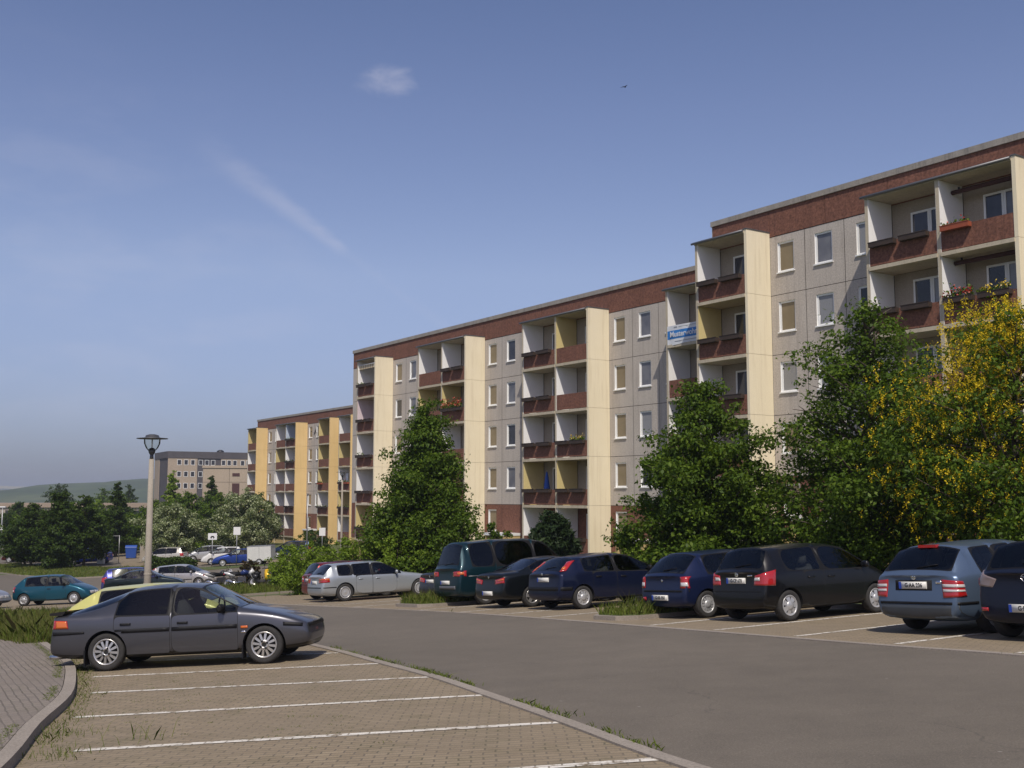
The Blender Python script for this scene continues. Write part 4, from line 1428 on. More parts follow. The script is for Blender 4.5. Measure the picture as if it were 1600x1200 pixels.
def all_grass():
    rs = np.random.default_rng(9)

    def patch(poly, n, h0, h1, w, dz, mat='grass', dry=.2, clump=.5):
        p = scatter(poly, n, rs)
        k = .5 + .5 * np.sin(p[:, 0] * 2.3 + np.sin(p[:, 1] * 1.7) * 2) * np.sin(p[:, 1] * 2.9)
        h = (h0 + (h1 - h0) * rs.random(n) ** 1.6) * (1 - clump + clump * k * 1.3)
        s = rs.random(n) < dry
        blades('grass', p[~s], h[~s], w, M[mat], 1, dz)
        if s.any(): blades('grass', p[s], h[s] * 1.25, w * .7, M['grass_dry'], 2, dz)
    patch(ISL1, 5200, .08, .40, .010, .12)
    patch(ISL2, 6500, .08, .50, .014, .12)
    patch(WIN, 16000, .08, .42, .022, .11)
    patch([(-9.3, 56.0), (-3.5, 45.5), (-1.0, 46.5), (-6.0, 60)], 5000, .2, .6, .02, 0)
    patch([(-14.2, 51.9), (-10.2, 44.9), (-6.4, 45.0), (-9.5, 53.0), (-10.9, 54.0)], 10, .2, .5, .02, .02)
    patch([(2.0, 38.0), (9.5, 26.5), (14, 28), (6, 42)], 5000, .12, .4, .015, 0)
    patch([(10.8, 20.6), (14.0, 14.5), (24, 14), (24, 24), (13.5, 26.5)], 14000, .05, .22, .010, 0)
    # the rank grass between the pavement and the teal car
    patch([(-15.6, 33.6), (-12.2, 31.8), (-10.4, 27.4), (-9.3, 24.4), (-10.6, 24.0), (-14.5, 29.5), (-17.0, 32.6)], 20000, .16, .60, .010, .0, dry=.3)
    patch([(-19.0, 44.5), (-15.0, 40.5), (-11.0, 35.0), (-10.0, 30.0), (-12.0, 32.0), (-16.5, 34.0), (-24, 44.0)], 18000, .10, .36, .015, .0)
    patch(GREEN, 16000, .08, .22, .035, .11)
    # weeds along the kerbs and in the joints
    W_ = []
    for i in range(len(LOT) - 1):
        a, b = Vector(LOT[i]), Vector(LOT[i + 1])
        if b.y < 6 or a.y > 40: continue
        for q in range(3):
            if rs.random() < .24:
                p = a.lerp(b, rs.random()); s = rs.uniform(.1, .35); m_ = int(rs.uniform(25, 90))
                t = (b - a).normalized()
                for _ in range(m_):
                    f = rs.normal() * s; e = abs(rs.normal()) * .07
                    W_.append((p.x + t.x * f + t.y * e, p.y + t.y * f - t.x * e))
    W_ = np.array(W_); blades('weeds', W_, rs.uniform(.015, .075, len(W_)), .007, M['grass'], 3, .02, .7)
    W_ = []
    for line, lo, hi, dens in ((CURB, 4, 30, 200), (RK, 12, 50, 40)):
        for i in range(len(line) - 1):
            a, b = Vector(line[i]), Vector(line[i + 1])
            if b.y < lo or a.y > hi: continue
            t = (b - a); L_ = t.length; t.normalize()
            for _ in range(int(L_ * dens)):
                f = rs.uniform(0, L_); e = abs(rs.normal()) * (.16 if line is CURB else .06) + .01
                x, y = a.x + t.x * f + t.y * e, a.y + t.y * f - t.x * e
                k = math.sin(x * 3.1 + y * 1.3) + math.sin(y * 2.3 + 1)
                if k > (-.2 if line is CURB else .9): W_.append((x, y))
    W_ = np.array(W_); blades('weeds', W_, rs.uniform(.01, .065, len(W_)) * (1 + 1.0 * (rs.random(len(W_)) < .05)), .0038, M['grass'], 4, .018, .6)
    # moss line on the pavement beside the kerb, low
    W_ = []
    for i in range(len(CURB) - 1):
        a, b = Vector(CURB[i]), Vector(CURB[i + 1]); t = (b - a); L_ = t.length; t.normalize()
        if b.y < 4 or a.y > 24: continue
        for _ in range(int(L_ * 420)):
            f = rs.uniform(0, L_); e = -.21 - abs(rs.normal()) * .05
            x, y = a.x + t.x * f + t.y * e, a.y + t.y * f - t.x * e
            if math.sin(x * 1.7 + y * 1.1) + math.sin(y * 1.9) > -.5: W_.append((x, y))
    W_ = np.array(W_); blades('weeds', W_, rs.uniform(.008, .035, len(W_)), .008, M['grass'], 5, .115, 1.0)
    # tufts in the left bays
    bay = [(-4.0, 8.0), (-.6, 8.0), (-2.0, 14.0), (-4.5, 16.6), (-6.1, 16.2), (-4.9, 12.0)]
    c = scatter(bay, 150, rs); W_ = []; hh = []
    for (x, y) in c:
        if math.sin(x * 1.1 + 1) + math.sin(y * .9 + x) < -.3: continue
        m_ = int(rs.uniform(5, 34)); s = rs.uniform(.02, .09)
        for _ in range(m_): W_.append((x + rs.normal() * s, y + rs.normal() * s * .6)); hh.append(rs.uniform(.008, .04))
    for (x, y, n_, h_) in ((-3.5, 10.7, 12, .30), (-3.46, 10.6, 8, .22), (-4.05, 10.0, 110, .11), (-4.45, 11.2, 90, .10), (-4.85, 12.4, 70, .08)):
        s = .06 if h_ > .3 else .16
        for _ in range(n_): W_.append((x + rs.normal() * s, y + rs.normal() * s)); hh.append(h_ * rs.uniform(.3, 1.05))
    blades('weeds', np.array(W_), np.array(hh), .0032, M['grass'], 6, .018, .45)


all_grass()

# ------------------------------------------------------------------ cars
def paint(name, col, metal=.35, rough=.32):
    return principled(name, col, rough, metal, .22, .45, .03)


def lined(m):
    """dark lining on the inner side of a body shell"""
    t = NT(m); p = t.p
    out = t.t.nodes['Material Output']
    d = t.n('BsdfDiffuse', Color=(0.025, 0.024, 0.024, 1))
    geo = t.n('NewGeometry'); mx = t.n('MixShader')
    t.l(geo.outputs['Backfacing'], mx.inputs[0]); t.l(p.outputs[0], mx.inputs[1]); t.l(d.outputs[0], mx.inputs[2]); t.l(mx.outputs[0], out.inputs[0])
    return m


def glass_mat(name, tint, base):
    m = bpy.data.materials.new(name); m.use_nodes = True
    t = NT(m); t.t.nodes.clear()
    out = t.n('OutputMaterial')
    tr = t.n('BsdfTransparent', Color=(*tint, 1))
    gl = t.n('BsdfGlossy', Roughness=.02, Color=(.9, .92, .95, 1))
    fr = t.n('Fresnel', IOR=base or 1.5)
    mx = t.n('MixShader')
    t.l(fr.outputs[0], mx.inputs[0]); t.l(tr.outputs[0], mx.inputs[1]); t.l(gl.outputs[0], mx.inputs[2])
    t.l(mx.outputs[0], out.inputs[0])
    return m


M['glass'] = glass_mat('car_glass', (0.66, 0.70, 0.68), 0)
M['glass_dark'] = glass_mat('tinted_car_glass', (0.10, 0.105, 0.115), 0)
M['trim'] = principled('black_plastic_trim', (0.010, 0.010, 0.011, 1), .5, 0, .2)
M['well'] = principled('wheel_well', (0.006, 0.006, 0.006, 1), .95)
M['seam'] = principled('panel_gap', (0.008, 0.008, 0.008, 1), .9)
M['tyre'] = rough_mat('tyre_rubber', (0.022, 0.021, 0.020, 1), (0.032, 0.030, 0.028, 1), 8, 40, .85, .1, .2)
M['alloy'] = principled('alloy_rim', (0.52, 0.51, 0.49, 1), .32, .75)
M['hubcap'] = principled('silver_hubcap', (0.48, 0.48, 0.48, 1), .35, .45)
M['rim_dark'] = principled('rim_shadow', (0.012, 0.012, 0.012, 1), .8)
M['red_lens'] = principled('red_lens', (0.36, 0.012, 0.012, 1), .18, 0, .5, 1.0)
M['amber_lens'] = principled('amber_lens', (0.55, 0.12, 0.012, 1), .2, 0, .5, 1.0)
M['clear_lens'] = principled('clear_lens', (0.60, 0.58, 0.56, 1), .15, .1, .5, 1.0)
M['smoke_lens'] = principled('smoked_clear_lens', (0.22, 0.17, 0.16, 1), .15, .1, .5, 1.0)
M['plate'] = principled('number_plate_white', (0.68, 0.67, 0.62, 1), .45)
M['plate_blue'] = principled('number_plate_blue', (0.02, 0.06, 0.35, 1), .45)
M['plate_ink'] = principled('number_plate_ink', (0.01, 0.01, 0.01, 1), .5)
M['chrome'] = principled('chrome', (0.7, 0.7, 0.7, 1), .12, 1.0)
M['seat'] = principled('car_seat_cloth', (0.035, 0.035, 0.038, 1), .9)

P_BODY, P_FRONT, P_REAR, P_LOW, P_SEAM, P_WELL, P_TRIM = 0, 1, 2, 3, 4, 5, 6
P_SIDE, P_DOOR = 10, 20      # + running number; mirrored side +5


def interp(tab, x):
    if x <= tab[0][0]: return tab[0][1]
    for (a, b), (c, d) in zip(tab, tab[1:]):
        if x <= c: return b + (d - b) * (x - a) / max(c - a, 1e-6)
    return tab[-1][1]


def car_shell(sp):
    """body skin of a car as one closed mesh (x forward, z up), faces coded by part"""
    L, W, H = sp['L'], sp['W'], sp['H']
    h, w = L / 2, W / 2
    top, belt = sp['top'], sp['belt']
    k_t = sp.get('tumble', .28)
    wide = sp.get('plan') or [(-h, .86), (-h + .10, .945), (-h + .45, .99), (-h + 1.0, 1.0), (h - 1.2, 1.0), (h - .6, .97), (h - .2, .88), (h, .72)]
    zb = lambda x: sp.get('gc', .19) + (.07 if abs(x) > h - .35 else 0) * (abs(x) - (h - .35)) / .35
    xs = {-h, -h + .05, h, h - .06, h - .22}
    for p in top: xs.add(p[0])
    for a, b in sp['side']: xs |= {a, b}
    for a, b in sp.get('doors', ()): xs |= {a, b}
    xs |= {sp['x_rr'], sp['x_rf'], sp['x_cw'], sp['x_rg']}
    xs = sorted(x for x in xs if -h <= x <= h)
    # drop stations that crowd others (keep window and door edges)
    keep = [xs[0]]
    for x in xs[1:]:
        if x - keep[-1] > .018: keep.append(x)
    xs = keep
    fill = []
    for a, b in zip(xs, xs[1:]):
        if b - a > .75: fill.append((a + b) / 2)
    xs = sorted(xs + fill)
    rings = []
    bm = bmesh.new()
    code = bm.faces.layers.int.new('code')
    cre = bm.edges.layers.float.new('crease_edge')
    crv = bm.verts.layers.float.new('crease_vert')
    zbump = sp.get('zbump', .50)
    rb = sp.get('rear_lean', .05)
    nb = sp.get('nose_lean', .10)
    for x in xs:
        wb = w * interp(wide, x); zt = interp(top, x); zl = min(interp(belt, x), zt - .025)
        hh = zt - zl
        b0 = zb(x)
        zm = min(zbump, zl - .16)
        y5 = wb * .968
        y6 = y5 - min(.10, .05 + hh * .5) - k_t * max(0, hh - .05)
        z6 = zt - .018 - .05 * min(1, hh / .4) - interp(sp.get('rail', [(-9, 0), (9, 0)]), x)
        half = [(0, b0), (.80 * wb, b0), (.955 * wb, b0 + .07), (1.0 * wb, zm), (.995 * wb, zl - .10), (y5, zl), (y6, z6), (.58 * y6, zt - .008), (0, zt)]
        dxr = max(0, 1 - (x + h) / .3) if x < -h + .3 else 0
        dxf = max(0, 1 - (h - x) / .3) if x > h - .3 else 0
        ring = []
        for j, (y, z) in enumerate(half):
            d = 0
            if dxr: d += (rb if j >= 4 else (0.06 if j <= 1 else 0)) * dxr
            if dxf: d -= (nb * (j - 3) / 3 if j >= 4 else (0.10 if j <= 1 else (.03 if j == 2 else 0))) * dxf
            # plan curve: ends bulge at the middle
            e = (1 - (y / max(wb, .01)) ** 2)
            d += (-.05 * e * dxr) + (.10 * e * dxf)
            ring.append((x + d, y, z))
        vs = [bm.verts.new(p) for p in ring]
        vr = [vs[0]] + [bm.verts.new((p[0], -p[1], p[2])) for p in ring[1:-1]] + [vs[-1]]
        rings.append((vs, vr, x))
    eps = 1e-4

    def seg_code(xa, xb, j):
        mid = (xa + xb) / 2
        if j in (6, 7):
            if sp['x_rf'] - eps < mid < sp['x_cw'] + eps: return P_FRONT
            if sp['x_rg'] - eps < mid < sp['x_rr'] + eps: return P_REAR
        if j == 5:
            for n, (a, b) in enumerate(sp['side']):
                if a - eps < mid < b + eps: return P_SIDE + n
            for (a0, a1), (b0, b1) in zip(sp['side'], sp['side'][1:]):
                if a1 - eps < mid < b0 + eps and b0 - a1 < .12: return P_TRIM
        if j in (2, 3, 4):
            for n, (a, b) in enumerate(sp.get('doors', ())):
                if a - eps < mid < b + eps: return P_DOOR + n
        if j in (0, 1): return P_LOW
        return P_BODY
    for (va, ra, xa), (vb, rb_, xb) in zip(rings, rings[1:]):
        for j in range(8):
            c = seg_code(xa, xb, j)
            f = bm.faces.new((va[j], vb[j], vb[j + 1], va[j + 1])); f[code] = c
            f = bm.faces.new((ra[j], ra[j + 1], rb_[j + 1], rb_[j])); f[code] = c + (5 if c >= P_SIDE else 0)
    for (vs, vr, x), flip in ((rings[0], False), (rings[-1], True)):
        for j in range(8):
            q = [vs[j], vs[j + 1], vr[j + 1], vr[j]]
            u = []
            for v in q:
                if v not in u: u.append(v)
            if flip: u.reverse()
            f = bm.faces.new(u); f[code] = P_LOW if j in (0, 1) else P_BODY
    bm.normal_update()
    bmesh.ops.recalc_face_normals(bm, faces=bm.faces[:])
    # glazed openings and doors: a thin surround cut round each
    groups = {}
    for f in bm.faces:
        c = f[code]
        if c in (P_FRONT, P_REAR) or c >= P_SIDE: groups.setdefault(c, []).append(f)
    for c, fs in groups.items():
        t = .007 if c >= P_DOOR else (.020 if c >= P_SIDE else .024)
        before = set(fs)
        r = bmesh.ops.inset_region(bm, faces=fs, thickness=t, depth=-.0 if c >= P_DOOR else -.004, use_even_offset=True, use_boundary=True)
        for f in r['faces']: f[code] = P_SEAM if c >= P_DOOR else P_TRIM
        rs_ = set(r['faces'])
        if c < P_DOOR:
            for f in rs_:
                for v in f.verts:
                    be = [e for e in v.link_edges if (sum(g_ in rs_ for g_ in e.link_faces) == 1)]
                    if len(be) == 2:
                        d0 = (be[0].other_vert(v).co - v.co).normalized(); d1 = (be[1].other_vert(v).co - v.co).normalized()
                        if d0.dot(d1) > -.80: v[crv] = .80
        for f in rs_:
            for e in f.edges:
                if any(g_ not in rs_ for g_ in e.link_faces) or len([g_ for g_ in e.link_faces if g_ in rs_]) == 1: e[cre] = 1.0
    for f in bm.faces: f.material_index = f[code]
    me = bpy.data.meshes.new('shell'); bm.to_mesh(me); bm.free()
    for i in range(31): me.materials.append(None)
    return me


def cutters(sp):
    m = MB()
    r = sp['r'] + .045; w = sp['W'] / 2
    for ax in (sp['xr'], sp['xf']):
        for s in (1, -1):
            y0, y1 = s * (w - .30), s * (w + .2)
            m.lathe([(r, y0), (r, y1)], 28, P_WELL, (ax, 0, sp['r'] + .0), 'y', closed=True, smooth=False)
    me = m.mesh('cut', [])
    for i in range(31): me.materials.append(None)
    bm = bmesh.new(); bm.from_mesh(me); bmesh.ops.recalc_face_normals(bm, faces=bm.faces[:]); bm.to_mesh(me); bm.free()
    return me


def part_from(bm, codes, name, mat_of, parent, sharp=.62):
    b2 = bmesh.new(); vm = {}
    mats, idx = [], {}
    for f in bm.faces:
        c = f.material_index
        if c not in codes: continue
        vs = []
        for v in f.verts:
            if v.index not in vm: vm[v.index] = b2.verts.new(v.co)
            vs.append(vm[v.index])
        try: nf = b2.faces.new(vs)
        except ValueError: continue
        m = mat_of(c)
        if m.name not in idx: idx[m.name] = len(mats); mats.append(m)
        nf.material_index = idx[m.name]; nf.smooth = True
    if not b2.faces: b2.free(); return None
    b2.normal_update()
    for e in b2.edges:
        if len(e.link_faces) == 2 and e.calc_face_angle(0) > sharp: e.smooth = False
    me = bpy.data.meshes.new(name); b2.to_mesh(me); b2.free()
    for m in mats: me.materials.append(m)
    return link(name, me, parent)


def patch(name, bvh, phi, corners, mat, parent, nu=8, nv=6, off=.005, thick=.02, mirror=False, far=6.0):
    """a thin skin laid on the body. corners: 4 (t, z), shot along the horizontal direction phi"""
    d = Vector((math.cos(phi), math.sin(phi), 0)); r = Vector((-math.sin(phi), math.cos(phi), 0))
    a, b, c, e = [Vector(q) for q in corners]
    P = []
    last = None
    for j in range(nv + 1):
        for i in range(nu + 1):
            s, t = i / nu, j / nv
            q = a.lerp(b, s).lerp(e.lerp(c, s), t)
            org = r * q.x + Vector((0, 0, q.y)) - d * far
            hit = bvh.ray_cast(org, d)
            if hit[0] is not None:
                p = hit[0] + hit[1] * off * (1 if hit[1].dot(d) < 0 else -1); last = (hit[0] - org).length
            else: p = org + d * (last or far)
            P.append(p)
    m = MB()
    n = nu + 1
    for p in P: m.v.append(tuple(p))
    base = len(m.v)
    for p in P: m.v.append(tuple(p + d * thick))
    for j in range(nv):
        for i in range(nu):
            k = j * n + i
            m.f.append((k, k + 1, k + n + 1, k + n)); m.m.append(0); m.sm.append(True)
    rim = [i for i in range(n)] + [j * n + nu for j in range(1, nv + 1)] + [nv * n + i for i in range(nu - 1, -1, -1)] + [j * n for j in range(nv - 1, 0, -1)]
    for q in range(len(rim)):
        k, k2 = rim[q], rim[(q + 1) % len(rim)]
        m.f.append((k, base + k, base + k2, k2)); m.m.append(0); m.sm.append(False)
    if mirror: m.v = [(x, -y, z) for x, y, z in m.v]
    me = m.mesh(name, mat)
    bm = bmesh.new(); bm.from_mesh(me); bmesh.ops.recalc_face_normals(bm, faces=bm.faces[:]); 
    # an open sheet: face outwards (against the shooting direction)
    dd = Vector((d.x, -d.y if mirror else d.y, 0))
    big = max(bm.faces, key=lambda f: -f.index if f.index == 0 else -1e9)
    if sum(f.normal.dot(dd) * f.calc_area() for f in bm.faces if f.smooth) > 0:
        for f in bm.faces: f.normal_flip()
    bm.to_mesh(me); bm.free()
    return link(name, me, parent)


WHEEL_CACHE = {}


def wheel_meshes(r, wd, style):
    key = (round(r, 3), wd, style)
    if key in WHEEL_CACHE: return WHEEL_CACHE[key]
    rr = r * (.70 if style == 'spoke12' else .665)
    t = MB()
    prof = [(rr - .01, -wd * .38), (rr + .012, -wd * .46), (r * .86, -wd * .5), (r * .965, -wd * .44), (r, -wd * .30), (r, wd * .30), (r * .965, wd * .44), (r * .86, wd * .5), (rr + .012, wd * .46), (rr - .01, wd * .38)]
    t.lathe(prof, 36, 0, axis='y')
    tyre = t.mesh('wheel', [M['tyre']])
    m = MB()
    # outer side is -y here; dark dish behind
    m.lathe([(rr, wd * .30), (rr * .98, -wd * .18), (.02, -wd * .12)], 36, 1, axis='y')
    m.lathe([(rr * .99, -wd * .36), (rr * 1.005, -wd * .44), (rr * .93, -wd * .45), (rr * .86, -wd * .34), (rr * .85, -wd * .16)], 36, 0, axis='y')

    def spoke(a, w0, w1, r0, r1, y0, y1, dep=.03):
        ca, sa = math.cos(a), math.sin(a)
        pts = []
        for (rad, w_, y) in ((r0, w0, y0), (r1, w1, y1)):
            for s in (-1, 1):
                pts.append((rad * ca - s * w_ * sa, y, rad * sa + s * w_ * ca))
        A, B, C, D = pts[0], pts[1], pts[3], pts[2]
        lo = [(p[0], p[1] + dep, p[2]) for p in (A, B, C, D)]
        m.face([A, B, C, D]); m.face([A, D, lo[3], lo[0]]); m.face([B, lo[1], lo[2], C]); m.face([D, C, lo[2], lo[3]])
    yo = -wd * .36
    if style == 'spoke12':
        for k in range(12): spoke(2 * math.pi * (k + .25) / 12, .016, .020, rr * .30, rr * .90, yo - .012, yo)
        m.lathe([(rr * .40, yo + .02), (rr * .38, yo - .012), (rr * .20, yo - .02), (rr * .17, yo - .006)], 24, 0, axis='y')
        m.lathe([(rr * .17, yo - .006), (.005, yo - .008)], 16, 1, axis='y')
        for k in range(4):
            a = 2 * math.pi * (k + .5) / 4
            m.lathe([(.020, yo - .022), (.001, yo - .023)], 8, 1, (rr * .29 * math.cos(a), 0, rr * .29 * math.sin(a)), 'y')
    elif style == 'spoke5':
        for k in range(5): spoke(2 * math.pi * (k + .25) / 5, .050, .040, rr * .15, rr * .92, yo - .015, yo)
        m.lathe([(rr * .28, yo + .01), (rr * .24, yo - .025), (.004, yo - .03)], 20, 0, axis='y')
    elif style == 'disc':
        m.lathe([(rr * .90, yo + .0), (rr * .72, yo - .012), (rr * .66, yo - .003), (rr * .30, yo - .022), (.004, yo - .026)], 36, 0, axis='y')
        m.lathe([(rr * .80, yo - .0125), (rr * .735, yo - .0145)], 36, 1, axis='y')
    else:
        n = int(style)      # hub cap with n broad spokes
        for k in range(n): spoke(2 * math.pi * (k + .3) / n, rr * 1.15 / n, rr * 2.0 / n, rr * .30, rr * .88, yo - .022, yo - .004, .012)
        m.lathe([(rr * .95, yo - .002), (rr * .84, yo - .010), (rr * .80, yo + .004)], 36, 0, axis='y')
        m.lathe([(rr * .46, yo + .0), (rr * .44, yo - .022), (rr * .2, yo - .030), (.004, yo - .032)], 28, 0, axis='y')
    rim = m.mesh('rim', [M['alloy'] if style.startswith('spoke') else M['hubcap'], M['rim_dark']])
    WHEEL_CACHE[key] = (tyre, rim)
    return tyre, rim


def mirror_mesh(sp, s):
    """door mirror"""
    m = MB()
    rings = []
    for (y, k) in ((0, .45), (.05, .85), (.12, 1.0), (.18, .9), (.21, .5)):
        rings.append((y, k))
    prof = []
    n = 10
    base = len(m.v)
    for (y, k) in rings:
        for i in range(n):
            a = 2 * math.pi * i / n
            m.v.append((math.cos(a) * .055 * k - .02 * (y > .1), s * y, math.sin(a) * .075 * k))
    for i in range(len(rings) - 1):
        for j in range(n):
            a, b = base + i * n + j, base + i * n + (j + 1) % n
            q = (a, b, b + n, a + n)
            m.f.append(q if s < 0 else q[::-1]); m.m.append(0); m.sm.append(True)
    e = base + (len(rings) - 1) * n
    m.f.append(tuple(e + j for j in range(n))); m.m.append(0); m.sm.append(False)
    return m


def seats(sp, parent):
    xa = (sp['x_rr'] + sp['x_rf']) / 2
    for (x, s) in ((xa + .30, .36), (xa + .30, -.36)):
        m = MB()
        m.box(x - .02, s - .23, .38, x + .46, s + .23, .52)
        m.tube([(x, s, .50), (x - .10, s, .80), (x - .17, s, 1.02)], [.17, .20, .16], 10).tube([(x - .19, s, 1.05), (x - .22, s, min(1.22, sp['H'] - .14))], [.10, .11], 8)
        m.build('seat', M['seat'], parent)
    x = xa - .52
    m = MB(); m.box(x, -.58, .38, x + .45, .58, .52)
    for s in (-.38, 0, .38): m.tube([(x, s, .5), (x - .12, s, .84), (x - .17, s, .98)], [.19, .2, .14], 10)
    m.build('seat', M['seat'], parent)
    MB().box(sp['x_cw'] - .55, -.62, .70, sp['x_cw'] - .15, .62, .90).tube([(sp['x_cw'] - .62, .36 + .18 * math.cos(a), .90 + .18 * math.sin(a)) for a in np.linspace(0, 6.3, 17)], .016, 6).build('dashboard', M['trim'], parent)


def orient(o, x, y, az, dz=0.02):
    """stand o on the sloping ground at x, y heading az (degrees clockwise from +Y)"""
    f = Vector((math.sin(R(az)), math.cos(R(az)), 0))
    e = 1.2
    zx = (zg(x + e, y) - zg(x - e, y)) / (2 * e); zy = (zg(x, y + e) - zg(x, y - e)) / (2 * e)
    n = Vector((-zx, -zy, 1)).normalized()
    f = (f - n * f.dot(n)).normalized(); l = n.cross(f)
    mt = Matrix(((f.x, l.x, n.x), (f.y, l.y, n.y), (f.z, l.z, n.z)))
    o.matrix_world = Matrix.Translation((x, y, zg(x, y) + dz)) @ mt.to_4x4()


def spec(kind, **kw):
    """body proportions by kind; every x is measured from the middle of the car"""
    if kind == 'fastback':       # low five-door liftback, long nose
        L, W, H = 4.26, 1.69, 1.32
        sp = dict(L=L, W=W, H=H, xr=-1.17, xf=1.38, r=.298, zbump=.45, rear_lean=.06, nose_lean=.06, gc=.17,
                  top=[(-2.13, .90), (-2.02, .92), (-1.90, .94), (-.86, 1.285), (-.66, 1.315), (-.2, 1.325), (.12, 1.32), (.32, 1.29), (1.0, .925), (1.5, .845), (1.92, .71), (2.06, .645), (2.13, .62)],
                  belt=[(-2.13, .86), (-1.9, .875), (-.9, .85), (.3, .83), (1.0, .84), (1.5, .785), (1.95, .66), (2.13, .58)],
                  x_rg=-1.86, x_rr=-.88, x_rf=.32, x_cw=1.0, side=[(-1.04, -.17), (-.10, .95)], doors=[(-1.03, -.125), (-.107, .97)], tumble=.34,
                  rail=[(-2.0, 0), (-1.86, .03), (-1.4, .11), (-1.0, .08), (-.86, .0), (-.6, -.012), (.3, -.012), (.5, 0)],
                  plan=[(-2.13, .88), (-2.03, .95), (-1.7, .99), (-1.1, 1.0), (.9, 1.0), (1.5, .98), (1.9, .92), (2.13, .80)])
    elif kind == 'hatch':
        L, W, H = kw.get('L', 4.0), kw.get('W', 1.64), kw.get('H', 1.49)
        h = L / 2; xr = -h + .66; xf = h - .84
        sp = dict(L=L, W=W, H=H, xr=xr, xf=xf, r=.30,
                  top=[(-h, .97), (-h + .10, 1.03), (-h + .30, H - .10), (-h + .40, H - .045), (-.5, H), (0.1, H - .005), (.42, H - .05), (1.12, 1.03), (h - .55, .90), (h - .2, .74), (h - .05, .64), (h, .56)],
                  belt=[(-h, .93), (-h + .4, .965), (.4, .93), (1.12, .945), (h - .5, .82), (h - .2, .66), (h, .5)],
                  x_rg=-h + .10, x_rr=-h + .38, x_rf=.42, x_cw=1.12, side=[(-h + .62, -.40), (-.33, 1.02)], doors=[(-.92, -.36), (-.345, .78)])
    elif kind == 'round_hatch':  # older small three-door, sloping tail
        L, W, H = kw.get('L', 3.75), kw.get('W', 1.62), kw.get('H', 1.42)
        h = L / 2; xr = -h + .62; xf = h - .74
        sp = dict(L=L, W=W, H=H, xr=xr, xf=xf, r=.285,
                  top=[(-h, .90), (-h + .09, .965), (-h + .46, H - .12), (-h + .60, H - .04), (-.3, H), (.15, H - .01), (.40, H - .05), (1.02, .97), (h - .5, .85), (h - .18, .70), (h - .05, .60), (h, .54)],
                  belt=[(-h, .87), (-h + .4, .90), (.4, .88), (1.02, .885), (h - .5, .78), (h - .2, .62), (h, .48)],
                  x_rg=-h + .10, x_rr=-h + .56, x_rf=.40, x_cw=1.02, side=[(-h + .66, -.22), (-.15, .93)], doors=[(-.22, .78)])
    elif kind == 'wedge_hatch':  # tall tail lamps in the pillars, arched roof
        L, W, H = 4.15, 1.70, 1.43
        h = L / 2; xr = -h + .74; xf = h - .80
        sp = dict(L=L, W=W, H=H, xr=xr, xf=xf, r=.30,
                  top=[(-h, .93), (-h + .10, 1.00), (-h + .52, H - .13), (-h + .66, H - .07), (-.35, H), (.1, H - .01), (.42, H - .075), (1.20, .985), (h - .5, .83), (h - .2, .68), (h - .05, .60), (h, .54)],
                  belt=[(-h, .90), (-h + .5, .965), (.4, .90), (1.2, .895), (h - .5, .76), (h - .2, .62), (h, .48)],
                  x_rg=-h + .12, x_rr=-h + .60, x_rf=.42, x_cw=1.20, side=[(-h + .80, -.26), (-.19, 1.08)], doors=[(-1.02, -.22), (-.205, .88)])
    elif kind == 'estate':
        L, W, H = kw.get('L', 4.23), kw.get('W', 1.65), kw.get('H', 1.45)
        h = L / 2; xr = -h + .92; xf = h - .84
        f = kw.get('long', 0)
        sp = dict(L=L, W=W, H=H, xr=xr, xf=xf, r=kw.get('r', .30),
                  top=[(-h, .93), (-h + .10, .99), (-h + .42, H - .12), (-h + .54, H - .05), (-.5, H), (0.0, H - .005), (.30 - f, H - .06), (1.02 - f, .99), (h - .55, .87), (h - .2, .73), (h - .05, .63), (h, .56)],
                  belt=[(-h, .90), (-h + .4, .935), (.3, .91), (1.02 - f, .915), (h - .5, .80), (h - .2, .66), (h, .5)],
                  x_rg=-h + .12, x_rr=-h + .50, x_rf=.30 - f, x_cw=1.02 - f, side=[(-h + .66, -h + 1.20), (-h + 1.27, -.38 - f * .3), (-.31 - f * .3, .92 - f)], doors=[(-1.05, -.345 - f * .3), (-.33 - f * .3, .72 - f)])
    elif kind == 'sedan':
        L, W, H = 4.42, 1.70, 1.39
        h = L / 2; xr = -h + .98; xf = h - .88
        sp = dict(L=L, W=W, H=H, xr=xr, xf=xf, r=.30, rear_lean=.07,
                  top=[(-h, .91), (-h + .07, .975), (-h + .22, 1.0), (-h + .62, 1.02), (-h + 1.34, H - .06), (-h + 1.5, H - .03), (-.25, H), (.05, H - .01), (.28, H - .06), (1.0, .97), (h - .5, .83), (h - .2, .69), (h - .05, .6), (h, .54)],
                  belt=[(-h, .87), (-h + .6, .94), (.3, .90), (1.0, .89), (h - .5, .77), (h - .2, .62), (h, .48)],
                  x_rg=-h + .64, x_rr=-h + 1.36, x_rf=.28, x_cw=1.0, side=[(-h + .98, -.32), (-.25, .90)], doors=[(-1.05, -.29), (-.275, .72)], tumble=.36)
    elif kind == 'van':
        L, W, H = 4.70, 1.74, 1.96
        h = L / 2; xr = -h + .95; xf = h - .98
